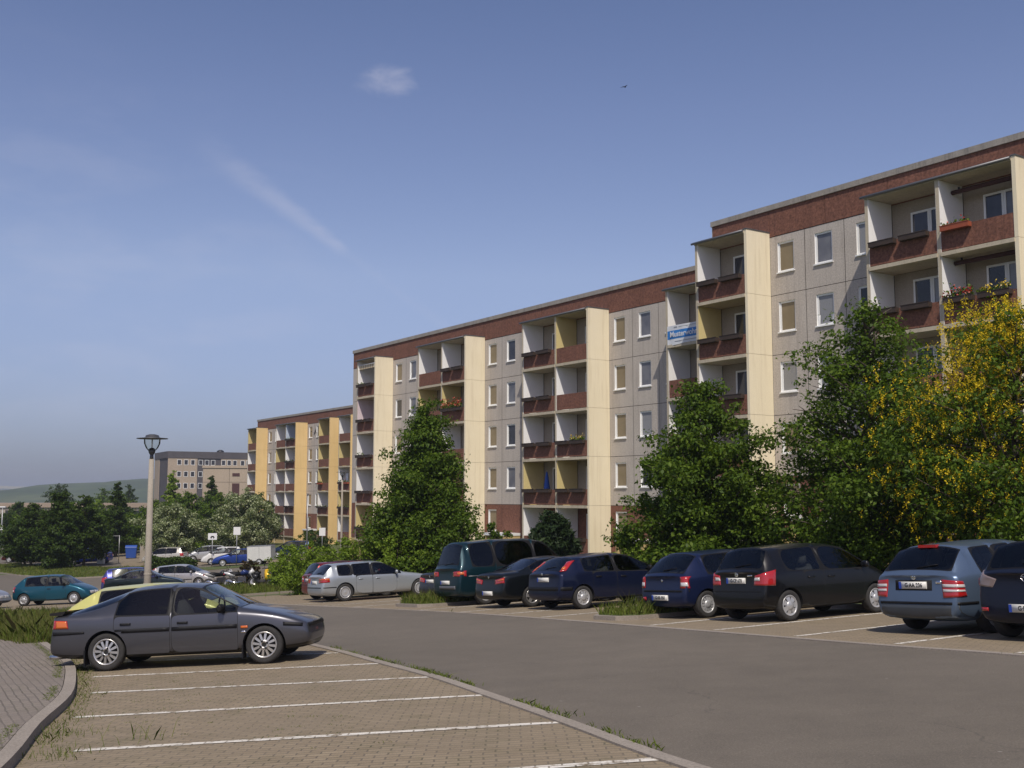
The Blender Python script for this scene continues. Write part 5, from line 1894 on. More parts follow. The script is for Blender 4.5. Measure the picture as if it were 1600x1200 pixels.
        sp = dict(L=L, W=W, H=H, xr=xr, xf=xf, r=.335, gc=.24, zbump=.62,
                  top=[(-h, 1.12), (-h + .08, 1.18), (-h + .30, H - .16), (-h + .42, H - .05), (-1.0, H), (.5, H - .01), (.95, H - .09), (1.72, 1.18), (h - .4, 1.0), (h - .16, .86), (h - .05, .76), (h, .66)],
                  belt=[(-h, 1.08), (-h + .4, 1.14), (.9, 1.10), (1.72, 1.08), (h - .4, .92), (h - .16, .78), (h, .6)],
                  x_rg=-h + .10, x_rr=-h + .36, x_rf=.95, x_cw=1.72, side=[(-h + .50, -1.02), (-.95, .46), (.53, 1.60)], doors=[(-.98, .49), (.505, 1.45)], tumble=.22)
    sp.update({k: v for k, v in kw.items() if k not in ('L', 'W', 'H', 'long')})
    return sp


def plate_text(parent, body, size, w, h):
    me = text_mesh('plate_lettering', body, size, M['plate_ink'], extrude=.001, bold=True)
    t = link('plate_lettering', me, parent)
    return t


def make_car(sp, label, name, col, x, y, az, group, wheels='7', glass='glass', rear=None, front=True, low=None, trim_door=None, dz=.02, plate=None, detail=2, metal=.35, handles=True, black_bumper=False, dark_rear_glass=None, rail=False):
    root = empty(name, (0, 0, 0), 0, label, 'car', group)
    body_m = lined(paint(name + '_paint', col, metal))
    lowm = lined(paint(name + '_sill_paint', low, .2, .5)) if low else body_m
    tl = M['trim']
    g1 = M[glass]
    me = car_shell(sp); cu = cutters(sp)
    a = bpy.data.objects.new('a', me); b = bpy.data.objects.new('b', cu)
    COL.objects.link(a); COL.objects.link(b)
    s = a.modifiers.new('s', 'SUBSURF'); s.levels = s.render_levels = detail; s.boundary_smooth = 'PRESERVE_CORNERS'
    bo = a.modifiers.new('b', 'BOOLEAN'); bo.operation = 'DIFFERENCE'; bo.object = b; bo.solver = 'EXACT'
    bpy.context.view_layer.update()
    dg = bpy.context.evaluated_depsgraph_get()
    ev = bpy.data.meshes.new_from_object(a.evaluated_get(dg))
    bpy.data.objects.remove(a); bpy.data.objects.remove(b)
    bm = bmesh.new(); bm.from_mesh(ev)
    bm.verts.ensure_lookup_table(); bm.verts.index_update(); bm.normal_update()
    bvh = BVHTree.FromBMesh(bm)

    def mat_of(c):
        if c == P_WELL: return M['well']
        if c == P_SEAM: return M['seam']
        if c == P_TRIM: return M['trim']
        if c == P_LOW: return lowm if black_bumper is False else M['trim']
        return body_m
    part_from(bm, {P_BODY, P_LOW, P_SEAM, P_TRIM, P_WELL}, 'body', mat_of, root)
    part_from(bm, {P_FRONT}, 'windscreen', lambda c: g1, root)
    part_from(bm, {P_REAR}, 'rear_window', lambda c: M[dark_rear_glass or glass], root)
    for n in range(len(sp['side'])):
        for o in (0, 5):
            part_from(bm, {P_SIDE + n + o}, 'side_window', lambda c: M['glass_dark'] if (glass == 'glass_dark' or (n + 1 < len(sp['side']) and dark_rear_glass)) else g1, root)
    for n in range(len(sp.get('doors', ()))):
        for o in (0, 5):
            d = part_from(bm, {P_DOOR + n + o}, 'door', lambda c: body_m, root)
            if d is None: continue
            xd, xe = sp['doors'][n]
            zh = interp(sp['belt'], xd + .15) - .13
            if handles:
                patch('handle', bvh, R(90) if o == 5 else R(90), [(-(xd + .10), zh - .018), (-(xd + .27), zh - .018), (-(xd + .27), zh + .018), (-(xd + .10), zh + .018)], M['trim'] if handles == 'black' else body_m, d, 4, 2, .018, .02, mirror=(o == 0))
            if trim_door:
                z0, z1 = trim_door
                patch('side_moulding', bvh, R(90), [(-(xd + .012), z0), (-(xe - .012), z0), (-(xe - .012), z1), (-(xd + .012), z1)], M['trim'], d, 8, 2, .010, .02, mirror=(o == 0))
    ev_bm = bm
    # wheels
    tyre, rim = wheel_meshes(sp['r'], .19, wheels)
    for ax in (sp['xr'], sp['xf']):
        for s_ in (-1, 1):
            wob = link('wheel', tyre, root, (ax, s_ * (sp['W'] / 2 - .125), sp['r']))
            rm = link('rim', rim, wob)
            k = rng.random() * 6.28
            wob.rotation_euler = (0, k, 0 if s_ < 0 else math.pi)
    # mirrors
    xm = sp['side'][-1][1] - .22
    zm = interp(sp['belt'], xm) + .07
    for s_ in (-1, 1):
        mm = mirror_mesh(sp, s_).build('door_mirror', M['trim'] if black_bumper or handles == 'black' else body_m, root)
        mm.location = (xm, s_ * (sp['W'] / 2 * .93), zm)
    seats(sp, root)
    h, w = sp['L'] / 2, sp['W'] / 2
    if rear: rear(root, bvh, sp, h, w, body_m)
    if front:
        zf = interp(sp['top'], h - .18) - .15
        for mi in (False, True):
            patch('headlight', bvh, R(180 - 28), [(-(w * .40) - h * .47, zf - .09), (-(w * .40) - h * .47 + .36, zf - .075), (-(w * .40) - h * .47 + .34, zf + .055), (-(w * .40) - h * .47, zf + .035)], M['clear_lens'], root, 6, 4, .006, .02, mirror=mi)
        patch('front_bumper_trim', bvh, R(180), [(-w * .55, .24), (w * .55, .24), (w * .55, .36), (-w * .55, .36)], M['trim'], root, 8, 3, .008, .02)
    if plate:
        pz, body, py = plate
        pl = patch('number_plate', bvh, 0, [(py - .26, pz - .056), (py + .26, pz - .056), (py + .26, pz + .056), (py - .26, pz + .056)], M['plate'], root, 2, 2, .012, .02)
        # set the plate flat
        hit = bvh.ray_cast(Vector((-6, py, pz)), Vector((1, 0, 0)))
        x0 = hit[0].x - .022
        MB().box(x0 - .004, py + .212, pz - .054, x0 - .001, py + .258, pz + .054).build('plate_band', M['plate_blue'], pl)
        pl.data.vertices.foreach_get
        for v in pl.data.vertices: v.co.x = x0 + (0 if v.index < 9 else .03)
        if body:
            t = plate_text(pl, body, .088, .46, .1)
            t.rotation_euler = (R(90), 0, R(-90)); t.location = (x0 - .003, py - .022, pz)
            t.scale = (.92, 1.05, 1)
    bm.free()
    orient(root, x, y, az, dz)
    return root


# ---- tail ends, one per kind of car seen from behind
def lamp_pair(root, bvh, spans, mat, nu=5, nv=6, off=.010, name='tail_light'):
    """spans: list of (phi, corners) for the right-hand lamp; mirrored for the other"""
    out = []
    for mi in (False, True):
        for (phi, c) in spans:
            out.append(patch(name, bvh, phi, c, mat, root, nu, nv, off, .03, mirror=mi))
    return out


def sub_pair(parents, bvh, phi, c, mat, name='lens', off=.013):
    for mi, p in zip((False, True), parents):
        patch(name, bvh, phi, c, mat, p, 4, 3, off, .012, mirror=mi)


def disc_emblem(root, bvh, z, r=.045, kind='disc'):
    hit = bvh.ray_cast(Vector((-6, 0, z)), Vector((1, 0, 0)))
    if hit[0] is None: return
    x = hit[0].x - .012
    m = MB()
    if kind == 'disc':
        m.lathe([(r, 0.012), (r, -.004), (r * .85, -.010), (r * .6, -.004), (.003, -.012)], 20, axis='x', origin=(x, 0, z))
    else:       # ring with a spread-wing bar inside
        pts = [(x, math.cos(a) * r * 1.35, z + math.sin(a) * r) for a in np.linspace(0, 2 * math.pi, 25)]
        m.tube(pts, .007, 6)
        m.tube([(x, -r * 1.2, z + r * .35), (x, -r * .45, z + r * .15), (x, 0, z - r * .5), (x, r * .45, z + r * .15), (x, r * 1.2, z + r * .35)], .007, 6)
    m.build('emblem', M['chrome'], root)


def wiper(root, bvh, z, y0, y1, dz=.05):
    pts = []
    for i in range(6):
        t = i / 5
        hit = bvh.ray_cast(Vector((-6, y0 + (y1 - y0) * t, z + dz * t)), Vector((1, 0, 0)))
        if hit[0] is not None: pts.append(hit[0] + hit[1] * .012)
    if len(pts) > 1: MB().tube(pts, .009, 6).build('rear_wiper', M['trim'], root)


def rear_fastback(root, bvh, sp, h, w, bm_):
    a = lamp_pair(root, bvh, [(0, [(-w * .80, .70), (-w * .28, .70), (-w * .28, .83), (-w * .80, .83)])], M['red_lens'])
    # wrap-round amber lamp on the flank
    for mi in (False, True):
        s_ = patch('tail_light', bvh, R(90), [(h - .07, .690), (h - .36, .690), (h - .33, .815), (h - .07, .825)], M['red_lens'], root, 8, 5, .008, .03, mirror=mi)
        patch('amber_lens', bvh, R(90), [(h - .15, .700), (h - .345, .700), (h - .32, .806), (h - .15, .814)], M['amber_lens'], s_, 6, 4, .012, .012, mirror=mi)
        sk = patch('bumper_strip', bvh, R(90), [(h - .09, .585), (h - .62, .60), (h - .62, .635), (h - .09, .645)], M['trim'], root, 10, 2, .006, .012, mirror=mi)
        patch('bumper_strip', bvh, R(90), [(-h + .44, .585), (-h + .14, .56), (-h + .14, .61), (-h + .44, .645)], M['trim'], root, 8, 2, .008, .012, mirror=mi)
        patch('side_blinker', bvh, R(90), [(-1.02, .575), (-1.13, .575), (-1.13, .615), (-1.02, .615)], M['amber_lens'], root, 4, 2, .008, .012, mirror=mi)
        patch('badge', bvh, R(90), [(-1.02, .505), (-1.10, .505), (-1.10, .535), (-1.02, .535)], M['chrome'], root, 3, 2, .006, .012, mirror=mi)
    patch('front_strip', bvh, R(180), [(-w * .74, .55), (w * .74, .55), (w * .74, .60), (-w * .74, .60)], M['trim'], root, 12, 2, .008, .012)
    # lip spoiler
    m = MB()
    n = 14
    for i in range(n):
        for q in (0, 1):
            pass
    pts = []
    for i in range(n + 1):
        y = -w * .88 + 2 * w * .88 * i / n
        e = 1 - (y / w) ** 2
        pts.append((-h + .03 - .05 * e, y, .945))
    for i in range(n):
        p, q = pts[i], pts[i + 1]
        m.face([(p[0], p[1], p[2]), (q[0], q[1], q[2]), (q[0] + .26, q[1], q[2] + .022), (p[0] + .26, p[1], p[2] + .022)], 0, True)
        m.face([(p[0], p[1], p[2] - .035), (p[0] + .2, p[1], p[2] - .05), (q[0] + .2, q[1], q[2] - .05), (q[0], q[1], q[2] - .035)], 0, True)
        m.face([(p[0], p[1], p[2] - .035), (q[0], q[1], q[2] - .035), (q[0], q[1], q[2]), (p[0], p[1], p[2])], 0, True)
    for p in (pts[0], pts[-1]):
        m.face([(p[0], p[1], p[2] - .035), (p[0], p[1], p[2]), (p[0] + .26, p[1], p[2] + .022), (p[0] + .2, p[1], p[2] - .05)])
    m.build('spoiler', bm_, root)
    MB().tube([(-h + .2, -w * .62, .235), (-h - .06, -w * .62, .23)], .035, 12).build('exhaust_pipe', M['chrome'], root)
    MB().box(-1.0 - .10, -w + .05, .12, -1.0 - .085, -w + .28, .34).build('mud_flap', M['trim'], root) if False else None
    for ax in (sp['xr'] - .345, sp['xf'] - .345):
        for s_ in (-1, 1):
            y = s_ * (w - .135)
            MB().box(ax - .012, y - .10, .10, ax + .012, y + .10, .36).build('mud_flap', M['trim'], root)


def rear_hatch_red(root, bvh, sp, h, w, bm_):
    ps = lamp_pair(root, bvh, [(R(38), [(-(w * .98), .72), (-(w * .98) + .0, .72), (-(w * .98), .72), (-(w * .98), .72)])], M['red_lens']) if False else None
    c = h * math.sin(R(40))
    for mi in (False, True):
        def T(x_, y_): return (x_ * -math.sin(R(40)) + y_ * math.cos(R(40)))
        e0, e1, e2 = T(-h + .02, -w * .60), T(-h + .06, -w * .80), T(-h + .30, -w * .985)
        p = patch('tail_light', bvh, R(40), [(e2 + .02, .70), (e0, .715), (e0 - .03, .90), (e2 + .0, 1.0)], M['red_lens'], root, 7, 7, .012, .04, mirror=mi)
        patch('clear_lens', bvh, R(40), [(e0 - .13, .80), (e0 - .012, .80), (e0 - .03, .86), (e0 - .13, .865)], M['clear_lens'], p, 4, 3, .018, .012, mirror=mi)
    disc_emblem(root, bvh, .92)
    wiper(root, bvh, 1.06, .1, -.30)
    patch('bumper_step', bvh, 0, [(-w * .9, .585), (w * .9, .585), (w * .9, .60), (-w * .9, .60)], M['trim'], root, 12, 1, .006, .012)
    patch('badge', bvh, 0, [(-w * .52, .885), (-w * .36, .885), (-w * .36, .91), (-w * .52, .91)], M['chrome'], root, 3, 2, .008, .012)


def rear_estate(root, bvh, sp, h, w, bm_):
    def T(x_, y_): return (x_ * -math.sin(R(40)) + y_ * math.cos(R(40)))
    for mi in (False, True):
        e0, e2 = T(-h + .02, -w * .66), T(-h + .22, -w * .985)
        p = patch('tail_light', bvh, R(40), [(e2, .60), (e0, .58), (e0, .86), (e2 + .04, .83)], M['red_lens'], root, 7, 8, .012, .04, mirror=mi)
        patch('clear_lens', bvh, R(40), [(e2 + .02, .735), (e0 - .01, .745), (e0 - .01, .79), (e2 + .03, .78)], M['clear_lens'], p, 5, 3, .018, .012, mirror=mi)
        patch('clear_lens', bvh, R(40), [(e2 + .02, .672), (e0 - .01, .672), (e0 - .01, .71), (e2 + .03, .70)], M['clear_lens'], p, 5, 3, .018, .012, mirror=mi)
    disc_emblem(root, bvh, .90)
    patch('plate_recess', bvh, 0, [(-.33, .69), (.36, .69), (.36, .85), (-.33, .85)], M['seam'], root, 4, 3, .003, .012)
    patch('badge', bvh, 0, [(-w * .60, .795), (-w * .49, .795), (-w * .49, .84), (-w * .60, .84)], M['chrome'], root, 3, 2, .008, .012)
    patch('bumper_strip', bvh, 0, [(-w * .93, .475), (w * .93, .475), (w * .93, .515), (-w * .93, .515)], M['trim'], root, 14, 2, .012, .02)
    for mi in (False, True):
        patch('bumper_strip', bvh, R(90), [(h - .02, .475), (h - .5, .475), (h - .5, .515), (h - .02, .515)], M['trim'], root, 8, 2, .010, .02, mirror=mi)
    hit = bvh.ray_cast(Vector((sp['x_rr'] + .02, 0, 3)), Vector((0, 0, -1)))
    if hit[0] is not None: MB().box(sp['x_rr'] - .06, -.17, hit[0].z - .035, sp['x_rr'] + .03, .17, hit[0].z + .012).build('brake_light', M['red_lens'], root)
    wiper(root, bvh, 1.03, 0.0, -.35)
    patch('lower_bumper', bvh, 0, [(-w * .9, .26), (w * .9, .26), (w * .92, .465), (-w * .92, .465)], M['bumper_grey'], root, 14, 4, .006, .012) if 'bumper_grey' in M else None


def rear_small_hatch(root, bvh, sp, h, w, bm_):
    ps = []
    for mi in (False, True):
        p = patch('tail_light', bvh, 0, [(-w * .93, .64), (-w * .72, .64), (-w * .72, .88), (-w * .90, .88)], M['red_lens'], root, 4, 6, .010, .03, mirror=mi)
        patch('clear_lens', bvh, 0, [(-w * .92, .68), (-w * .74, .68), (-w * .74, .76), (-w * .91, .76)], M['clear_lens'], p, 4, 3, .015, .012, mirror=mi)
    disc_emblem(root, bvh, .80, .03)
    wiper(root, bvh, 1.00, .05, -.32)
    patch('bumper_trim', bvh, 0, [(-w * .93, .56), (w * .93, .56), (w * .93, .60), (-w * .93, .60)], M['trim'], root, 12, 2, .01, .02)
    patch('fog_light', bvh, 0, [(w * .66, .38), (w * .80, .38), (w * .80, .45), (w * .66, .45)], M['red_lens'], root, 3, 2, .01, .02)


def rear_pillar_lamps(root, bvh, sp, h, w, bm_):
    def T(x_, y_): return (x_ * -math.sin(R(35)) + y_ * math.cos(R(35)))
    for mi in (False, True):
        lo, hi = T(-h + .10, -w * .86), T(-h + .42, -w * .74)
        p = patch('tail_light', bvh, R(35), [(lo - .10, .99), (lo + .05, .97), (hi + .06, 1.22), (hi - .12, 1.25)], M['red_lens'], root, 5, 7, .012, .04, mirror=mi)
        patch('amber_lens', bvh, R(35), [(lo - .07, 1.03), (lo + .03, 1.02), (lo + .02, 1.09), (lo - .07, 1.10)], M['amber_lens'], p, 4, 3, .017, .012, mirror=mi)
    disc_emblem(root, bvh, .93, .03)
    patch('bumper_trim', bvh, 0, [(-w * .93, .50), (w * .93, .50), (w * .93, .59), (-w * .93, .59)], M['trim'], root, 12, 2, .012, .02)
    for mi in (False, True):
        patch('bumper_trim', bvh, R(90), [(h - .02, .50), (h - .40, .50), (h - .40, .59), (h - .02, .59)], M['trim'], root, 8, 2, .010, .02, mirror=mi)
    wiper(root, bvh, 1.05, .05, -.30)


def rear_sedan(root, bvh, sp, h, w, bm_):
    for mi in (False, True):
        p = patch('tail_light', bvh, 0, [(-w * .90, .70), (-w * .42, .66), (-w * .40, .78), (-w * .88, .85)], M['red_lens'], root, 6, 5, .010, .03, mirror=mi)
        patch('amber_lens', bvh, 0, [(-w * .88, .775), (-w * .56, .745), (-w * .56, .775), (-w * .87, .82)], M['amber_lens'], p, 5, 3, .014, .012, mirror=mi)
    disc_emblem(root, bvh, .86, .035)


def rear_van(root, bvh, sp, h, w, bm_):
    for mi in (False, True):
        p = patch('tail_light', bvh, 0, [(-w * .96, .88), (-w * .52, .88), (-w * .52, 1.02), (-w * .95, 1.04)], M['red_lens'], root, 6, 5, .012, .03, mirror=mi)
        patch('amber_lens', bvh, 0, [(-w * .95, .93), (-w * .78, .93), (-w * .78, 1.00), (-w * .94, 1.01)], M['amber_lens'], p, 4, 3, .017, .012, mirror=mi)
    patch('bumper_trim', bvh, 0, [(-w * .70, .50), (w * .40, .50), (w * .40, .60), (-w * .70, .60)], M['sheet'], root, 12, 2, .02, .03)
    wiper(root, bvh, 1.22, .1, -.35)
    for mi in (False, True):
        patch('side_moulding', bvh, R(90), [(h - .35, .86), (-h + .45, .86), (-h + .45, .885), (h - .35, .885)], M['sheet'], root, 20, 1, .006, .012, mirror=mi)


def rear_touring(root, bvh, sp, h, w, bm_):
    def T(x_, y_): return (x_ * -math.sin(R(35)) + y_ * math.cos(R(35)))
    for mi in (False, True):
        e0, e2 = T(-h + .02, -w * .55), T(-h + .30, -w * .985)
        p = patch('tail_light', bvh, R(35), [(e2, .72), (e0, .70), (e0, .86), (e2 + .02, .87)], M['red_lens'], root, 7, 5, .012, .04, mirror=mi)
        patch('amber_lens', bvh, R(35), [(e2 + .01, .80), (e0 - .02, .80), (e0 - .02, .85), (e2 + .02, .86)], M['amber_lens'], p, 5, 3, .017, .012, mirror=mi)
        patch('bumper_strip', bvh, R(90), [(h - .02, .515), (h - .58, .515), (h - .58, .545), (h - .02, .545)], M['trim'], root, 8, 1, .008, .012, mirror=mi)
        MB().tube([(-h + .75, w * .60 * (1 if mi else -1), sp['H'] + .02), (.1, w * .58 * (1 if mi else -1), sp['H'] + .035)], .016, 6).build('roof_rail', M['trim'], root)
    patch('bumper_strip', bvh, 0, [(-w * .93, .515), (w * .93, .515), (w * .93, .545), (-w * .93, .545)], M['trim'], root, 12, 1, .008, .012)
    wiper(root, bvh, 1.03, 0.0, -.35)


def rear_dark_lens(root, bvh, sp, h, w, bm_):
    def T(x_, y_): return (x_ * -math.sin(R(38)) + y_ * math.cos(R(38)))
    for mi in (False, True):
        e0, e2 = T(-h + .03, -w * .58), T(-h + .28, -w * .985)
        p = patch('tail_light', bvh, R(38), [(e2 + .03, .80), (e0 - .05, .76), (e0 - .0, .88), (e2 + .02, 1.04)], M['smoke_lens'], root, 7, 7, .012, .04, mirror=mi)
        patch('red_lens', bvh, R(38), [(e2 + .04, .83), (e2 + .16, .80), (e2 + .16, .88), (e2 + .04, .92)], M['red_lens'], p, 4, 3, .017, .012, mirror=mi)
        patch('reflector', bvh, 0, [(-w * .86, .42), (-w * .72, .42), (-w * .72, .47), (-w * .86, .47)], M['red_lens'], root, 3, 2, .01, .02, mirror=mi)
    disc_emblem(root, bvh, .90, .055, 'wing')
    wiper(root, bvh, 1.09, .1, -.30)


CARS_R = 'cars parked in the right-hand bays'
CARS_L = 'cars parked on the left'
CARS_F = 'cars in the far car park'
M['bumper_grey'] = paint('grey_blue_bumper', (0.055, 0.062, 0.07, 1), .2, .5)

# right-hand bays, near to far
make_car(spec('hatch', L=4.2, W=1.74, H=1.47, r=.315), 'dark navy hatchback cut off by the right edge, with clear tail lights', 'parked_car', (0.008, 0.010, 0.022, 1), 9.1, 16.75, 58, CARS_R, '7', 'glass', rear_dark_lens, plate=(.47, 'G\u00b7PB 93', 0.02))
make_car(spec('estate'), 'grey-blue estate car with dark bumper strip, second from the right edge', 'parked_car', (0.105, 0.150, 0.225, 1), 8.2, 18.65, 58, CARS_R, '7', 'glass', rear_estate, plate=(.77, 'G\u00b7AA 236', 0.02), metal=.5, rail=True, dark_rear_glass=None)
make_car(spec('hatch'), 'black hatchback with large red tail lights and silver hubcaps', 'parked_car', (0.006, 0.006, 0.007, 1), 6.15, 22.85, 58, CARS_R, '7', 'glass', rear_hatch_red, plate=(.80, 'G\u00b7CP 670', .02), metal=.1)
make_car(spec('round_hatch', r=.285), 'small dark blue three-door hatchback beside the black hatchback', 'parked_car', (0.010, 0.017, 0.055, 1), 4.83, 24.75, 58, CARS_R, '12', 'glass', rear_small_hatch, plate=(.44, 'G\u00b7RB 850', .05))
make_car(spec('wedge_hatch'), 'dark blue five-door hatchback with tall red lights in the rear pillars', 'parked_car', (0.007, 0.011, 0.035, 1), 2.58, 30.1, 58, CARS_R, '10', 'glass', rear_pillar_lamps, plate=(.78, None, .0), handles='black')
make_car(spec('sedan'), 'black saloon parked between the teal van and the blue hatchback', 'parked_car', (0.006, 0.008, 0.010, 1), 1.2, 32.25, 58, CARS_R, 'spoke5', 'glass', rear_sedan, plate=(.42, None, 0.0), metal=.3)
make_car(spec('van'), 'dark teal people carrier with tinted windows', 'parked_van', (0.006, 0.026, 0.036, 1), -.05, 34.9, 57, CARS_R, '10', 'glass_dark', rear_van, plate=(.70, None, .0), metal=.4)
make_car(spec('sedan'), 'dark saloon almost hidden behind the teal van', 'parked_car', (0.02, 0.02, 0.024, 1), -.85, 37.2, 57, CARS_R, '7', 'glass', rear_sedan, plate=(.70, None, 0.0))
make_car(spec('estate', L=4.80, W=1.80, H=1.44, r=.325, long=.12), 'silver estate car with dark windows in the right-hand bays', 'parked_car', (0.40, 0.43, 0.45, 1), -5.3, 42.3, 60, CARS_R, 'disc', 'glass', rear_touring, plate=(.72, None, 0.0), dark_rear_glass='glass_dark', metal=.55)
make_car(spec('hatch', L=3.9), 'dark red car half hidden behind the silver estate car', 'parked_car', (0.16, 0.012, 0.014, 1), -6.4, 44.5, 60, CARS_R, '7', 'glass', rear_hatch_red, plate=(.78, None, 0.0))

# left side
make_car(spec('fastback'), 'dark grey liftback parked side-on in the foreground bay', 'parked_car', (0.098, 0.099, 0.112, 1), -5.33, 18.6, 91.0, CARS_L, 'spoke12', 'glass', rear_fastback, front=False, trim_door=(.585, .645), handles='black', dark_rear_glass='glass_dark', metal=.7, low=(0.016, 0.016, 0.017, 1))
make_car(spec('round_hatch', L=3.5, W=1.62, H=1.31, r=.28), 'pale yellow-green hatchback right behind the dark grey liftback', 'parked_car', (0.52, 0.50, 0.17, 1), -6.55, 21.2, 91.0, CARS_L, '7', 'glass', rear_small_hatch, metal=.1)
make_car(spec('round_hatch', L=3.8, W=1.65, H=1.42), 'teal three-door hatchback behind the tall grass at the left', 'parked_car', (0.010, 0.075, 0.115, 1), -21.8, 53.0, 94, CARS_L, '7', 'glass', rear_small_hatch, handles='black', metal=.4)
make_car(spec('sedan'), 'silver car cut off by the left edge beside the teal hatchback', 'parked_car', (0.36, 0.36, 0.38, 1), -25.5, 51.0, 94, CARS_L, '7', 'glass', rear_sedan, metal=.5)
make_car(spec('wedge_hatch'), 'silver five-door hatchback with red pillar lights, right of the lamp post', 'parked_car', (0.46, 0.45, 0.44, 1), -20.35, 68.3, 95, CARS_L, 'spoke5', 'glass', rear_pillar_lamps, trim_door=(.50, .54), metal=.45)
make_car(spec('sedan'), 'dark green-black saloon just left of the lamp post', 'parked_car', (0.010, 0.018, 0.020, 1), -20.4, 61.6, 80, CARS_L, '7', 'glass', rear_sedan)
make_car(spec('hatch', L=3.8), 'metallic blue-violet hatchback behind the dark saloon, left of the lamp', 'parked_car', (0.055, 0.060, 0.22, 1), -22.0, 64.6, 75, CARS_L, '7', 'glass', rear_hatch_red, metal=.5)

# far car park
make_car(spec('hatch', L=3.9, W=1.66), 'silver-grey five-door hatchback facing left, right of the lamp post', 'parked_car', (0.50, 0.48, 0.43, 1), -31.0, 98.3, -88, CARS_F, '7', 'glass', rear_hatch_red, detail=1)
make_car(spec('wedge_hatch'), 'silver hatchback third from the white trailer in the far car park', 'parked_car', (0.46, 0.47, 0.48, 1), -27.9, 100.5, -112, CARS_F, '7', 'glass', rear_small_hatch, detail=1)
make_car(spec('hatch', L=3.6, W=1.6, H=1.46, r=.28), 'white hatchback between the silver and the blue cars', 'parked_car', (0.66, 0.65, 0.62, 1), -24.9, 94.6, -108, CARS_F, '7', 'glass', rear_small_hatch, detail=1, metal=0)
make_car(spec('sedan'), 'bright blue saloon facing left beside the white trailer', 'parked_car', (0.022, 0.055, 0.26, 1), -22.7, 91.6, -105, CARS_F, '7', 'glass', rear_sedan, detail=1)
make_car(spec('van', r=.31), 'pale green van half hidden behind the blue saloon', 'parked_van', (0.38, 0.45, 0.36, 1), -26.0, 104.5, -110, CARS_F, '7', 'glass', rear_van, detail=1)
make_car(spec('hatch'), 'dark blue car behind the white trailer', 'parked_car', (0.015, 0.03, 0.07, 1), -20.3, 101.5, -90, CARS_F, '7', 'glass', rear_hatch_red, detail=1)
make_car(spec('hatch', L=4.1), 'vivid blue hatchback under the trees of the green island', 'parked_car', (0.018, 0.045, 0.33, 1), -39.9, 103.8, -92, CARS_F, '7', 'glass', rear_small_hatch, detail=1)
make_car(spec('sedan'), 'light silver car in the tree shade left of the vivid blue hatchback', 'parked_car', (0.42, 0.43, 0.44, 1), -43.6, 106.8, -95, CARS_F, '7', 'glass', rear_sedan, detail=1)
make_car(spec('hatch'), 'grey-white car in the tree shade, second from the vivid blue hatchback', 'parked_car', (0.40, 0.38, 0.36, 1), -47.3, 111.0, -98, CARS_F, '7', 'glass', rear_small_hatch, detail=1)
make_car(spec('hatch'), 'dark red car at the left end of the shaded row', 'parked_car', (0.10, 0.012, 0.012, 1), -50.2, 113.0, -98, CARS_F, '7', 'glass', rear_small_hatch, detail=1)
make_car(spec('van', r=.31), 'white van at the left edge below the dark tree', 'parked_van', (0.62, 0.62, 0.6, 1), -77.5, 163.0, 100, CARS_F, '7', 'glass', rear_van, detail=1, metal=0)

# ------------------------------------------------------------------ street furniture
M['post'] = rough_mat('concrete_post', (0.30, 0.265, 0.215, 1), (0.35, 0.31, 0.255, 1), 2.0, 40, .9, .2, .25, streak=((.16, .14, .11, 1), .4))
M['lamp_glass'] = glass_mat('lamp_glass', (0.90, 0.92, 0.90), 1.18)
M['lamp_metal'] = principled('lamp_metal', (0.10, 0.10, 0.105, 1), .5, .6)
M['sign_white'] = principled('sign_face', (0.74, 0.74, 0.73, 1), .4)
M['galv'] = principled('galvanised_post', (0.36, 0.36, 0.36, 1), .45, .6)


def street_lamp(x, y, H, label, hat=.41):
    o = empty('street_lamp', (x, y, zg(x, y) - .1), 0, label, 'street lamp', 'street lamps')
    MB().tube([(0, 0, 0), (0, 0, 1.6), (0, 0, H - .66)], [.108, .098, .068], 18).lathe([(.108, 1.52), (.108, 1.55), (.10, 1.55)], 18).lathe([(.110, 1.25), (.110, 1.28), (.10, 1.28)], 18).build('post', M['post'], o)
    MB().tube([(0, 0, H - .67), (0, 0, H - .52)], [.055, .048], 14).lathe([(.048, H - .54), (.085, H - .48), (.10, H - .40), (.06, H - .35), (.02, H - .34)], 18).build('neck', M['lamp_metal'], o)
    MB().lathe([(.10, H - .42), (.17, H - .34), (.22, H - .22), (.23, H - .085)], 24).build('glass_bowl', M['lamp_glass'], o)
    MB().tube([(0, 0, H - .35), (0, 0, H - .10)], .02, 10).build('lamp_tube', M['sign_white'], o)
    MB().lathe([(.0, H - .075), (hat * .6, H - .082), (hat, H - .085), (hat, H - .068), (hat * .55, H - .05), (.20, H - .04), (.17, H + .02), (.08, H + .045), (.0, H + .05)], 32).build('hat', M['lamp_metal'], o)
    return o


street_lamp(-10.25, 31.0, 5.42, 'tall concrete street lamp with flat round hat, nearest one, behind the liftback', .43)
street_lamp(-14.6, 94.0, 7.6, 'concrete street lamp in front of the golden fins of the farthest block', .55)
o = empty('street_light', (-73.5, 158.0, zg(-73.5, 158.0)), 0, 'slim pale street light at the left edge before the dark tree', 'street lamp', None)
MB().tube([(0, 0, 0), (0, 0, 5.9)], [.10, .07], 10).build('post', M['galv'], o)
MB().box(-.45, -.14, 5.85, .45, .14, 6.02).build('lamp_head', M['sign_white'], o)
MB().box(-.22, -.2, 2.6, .22, -.08, 3.3).build('sign_panel', M['sign_white'], o)


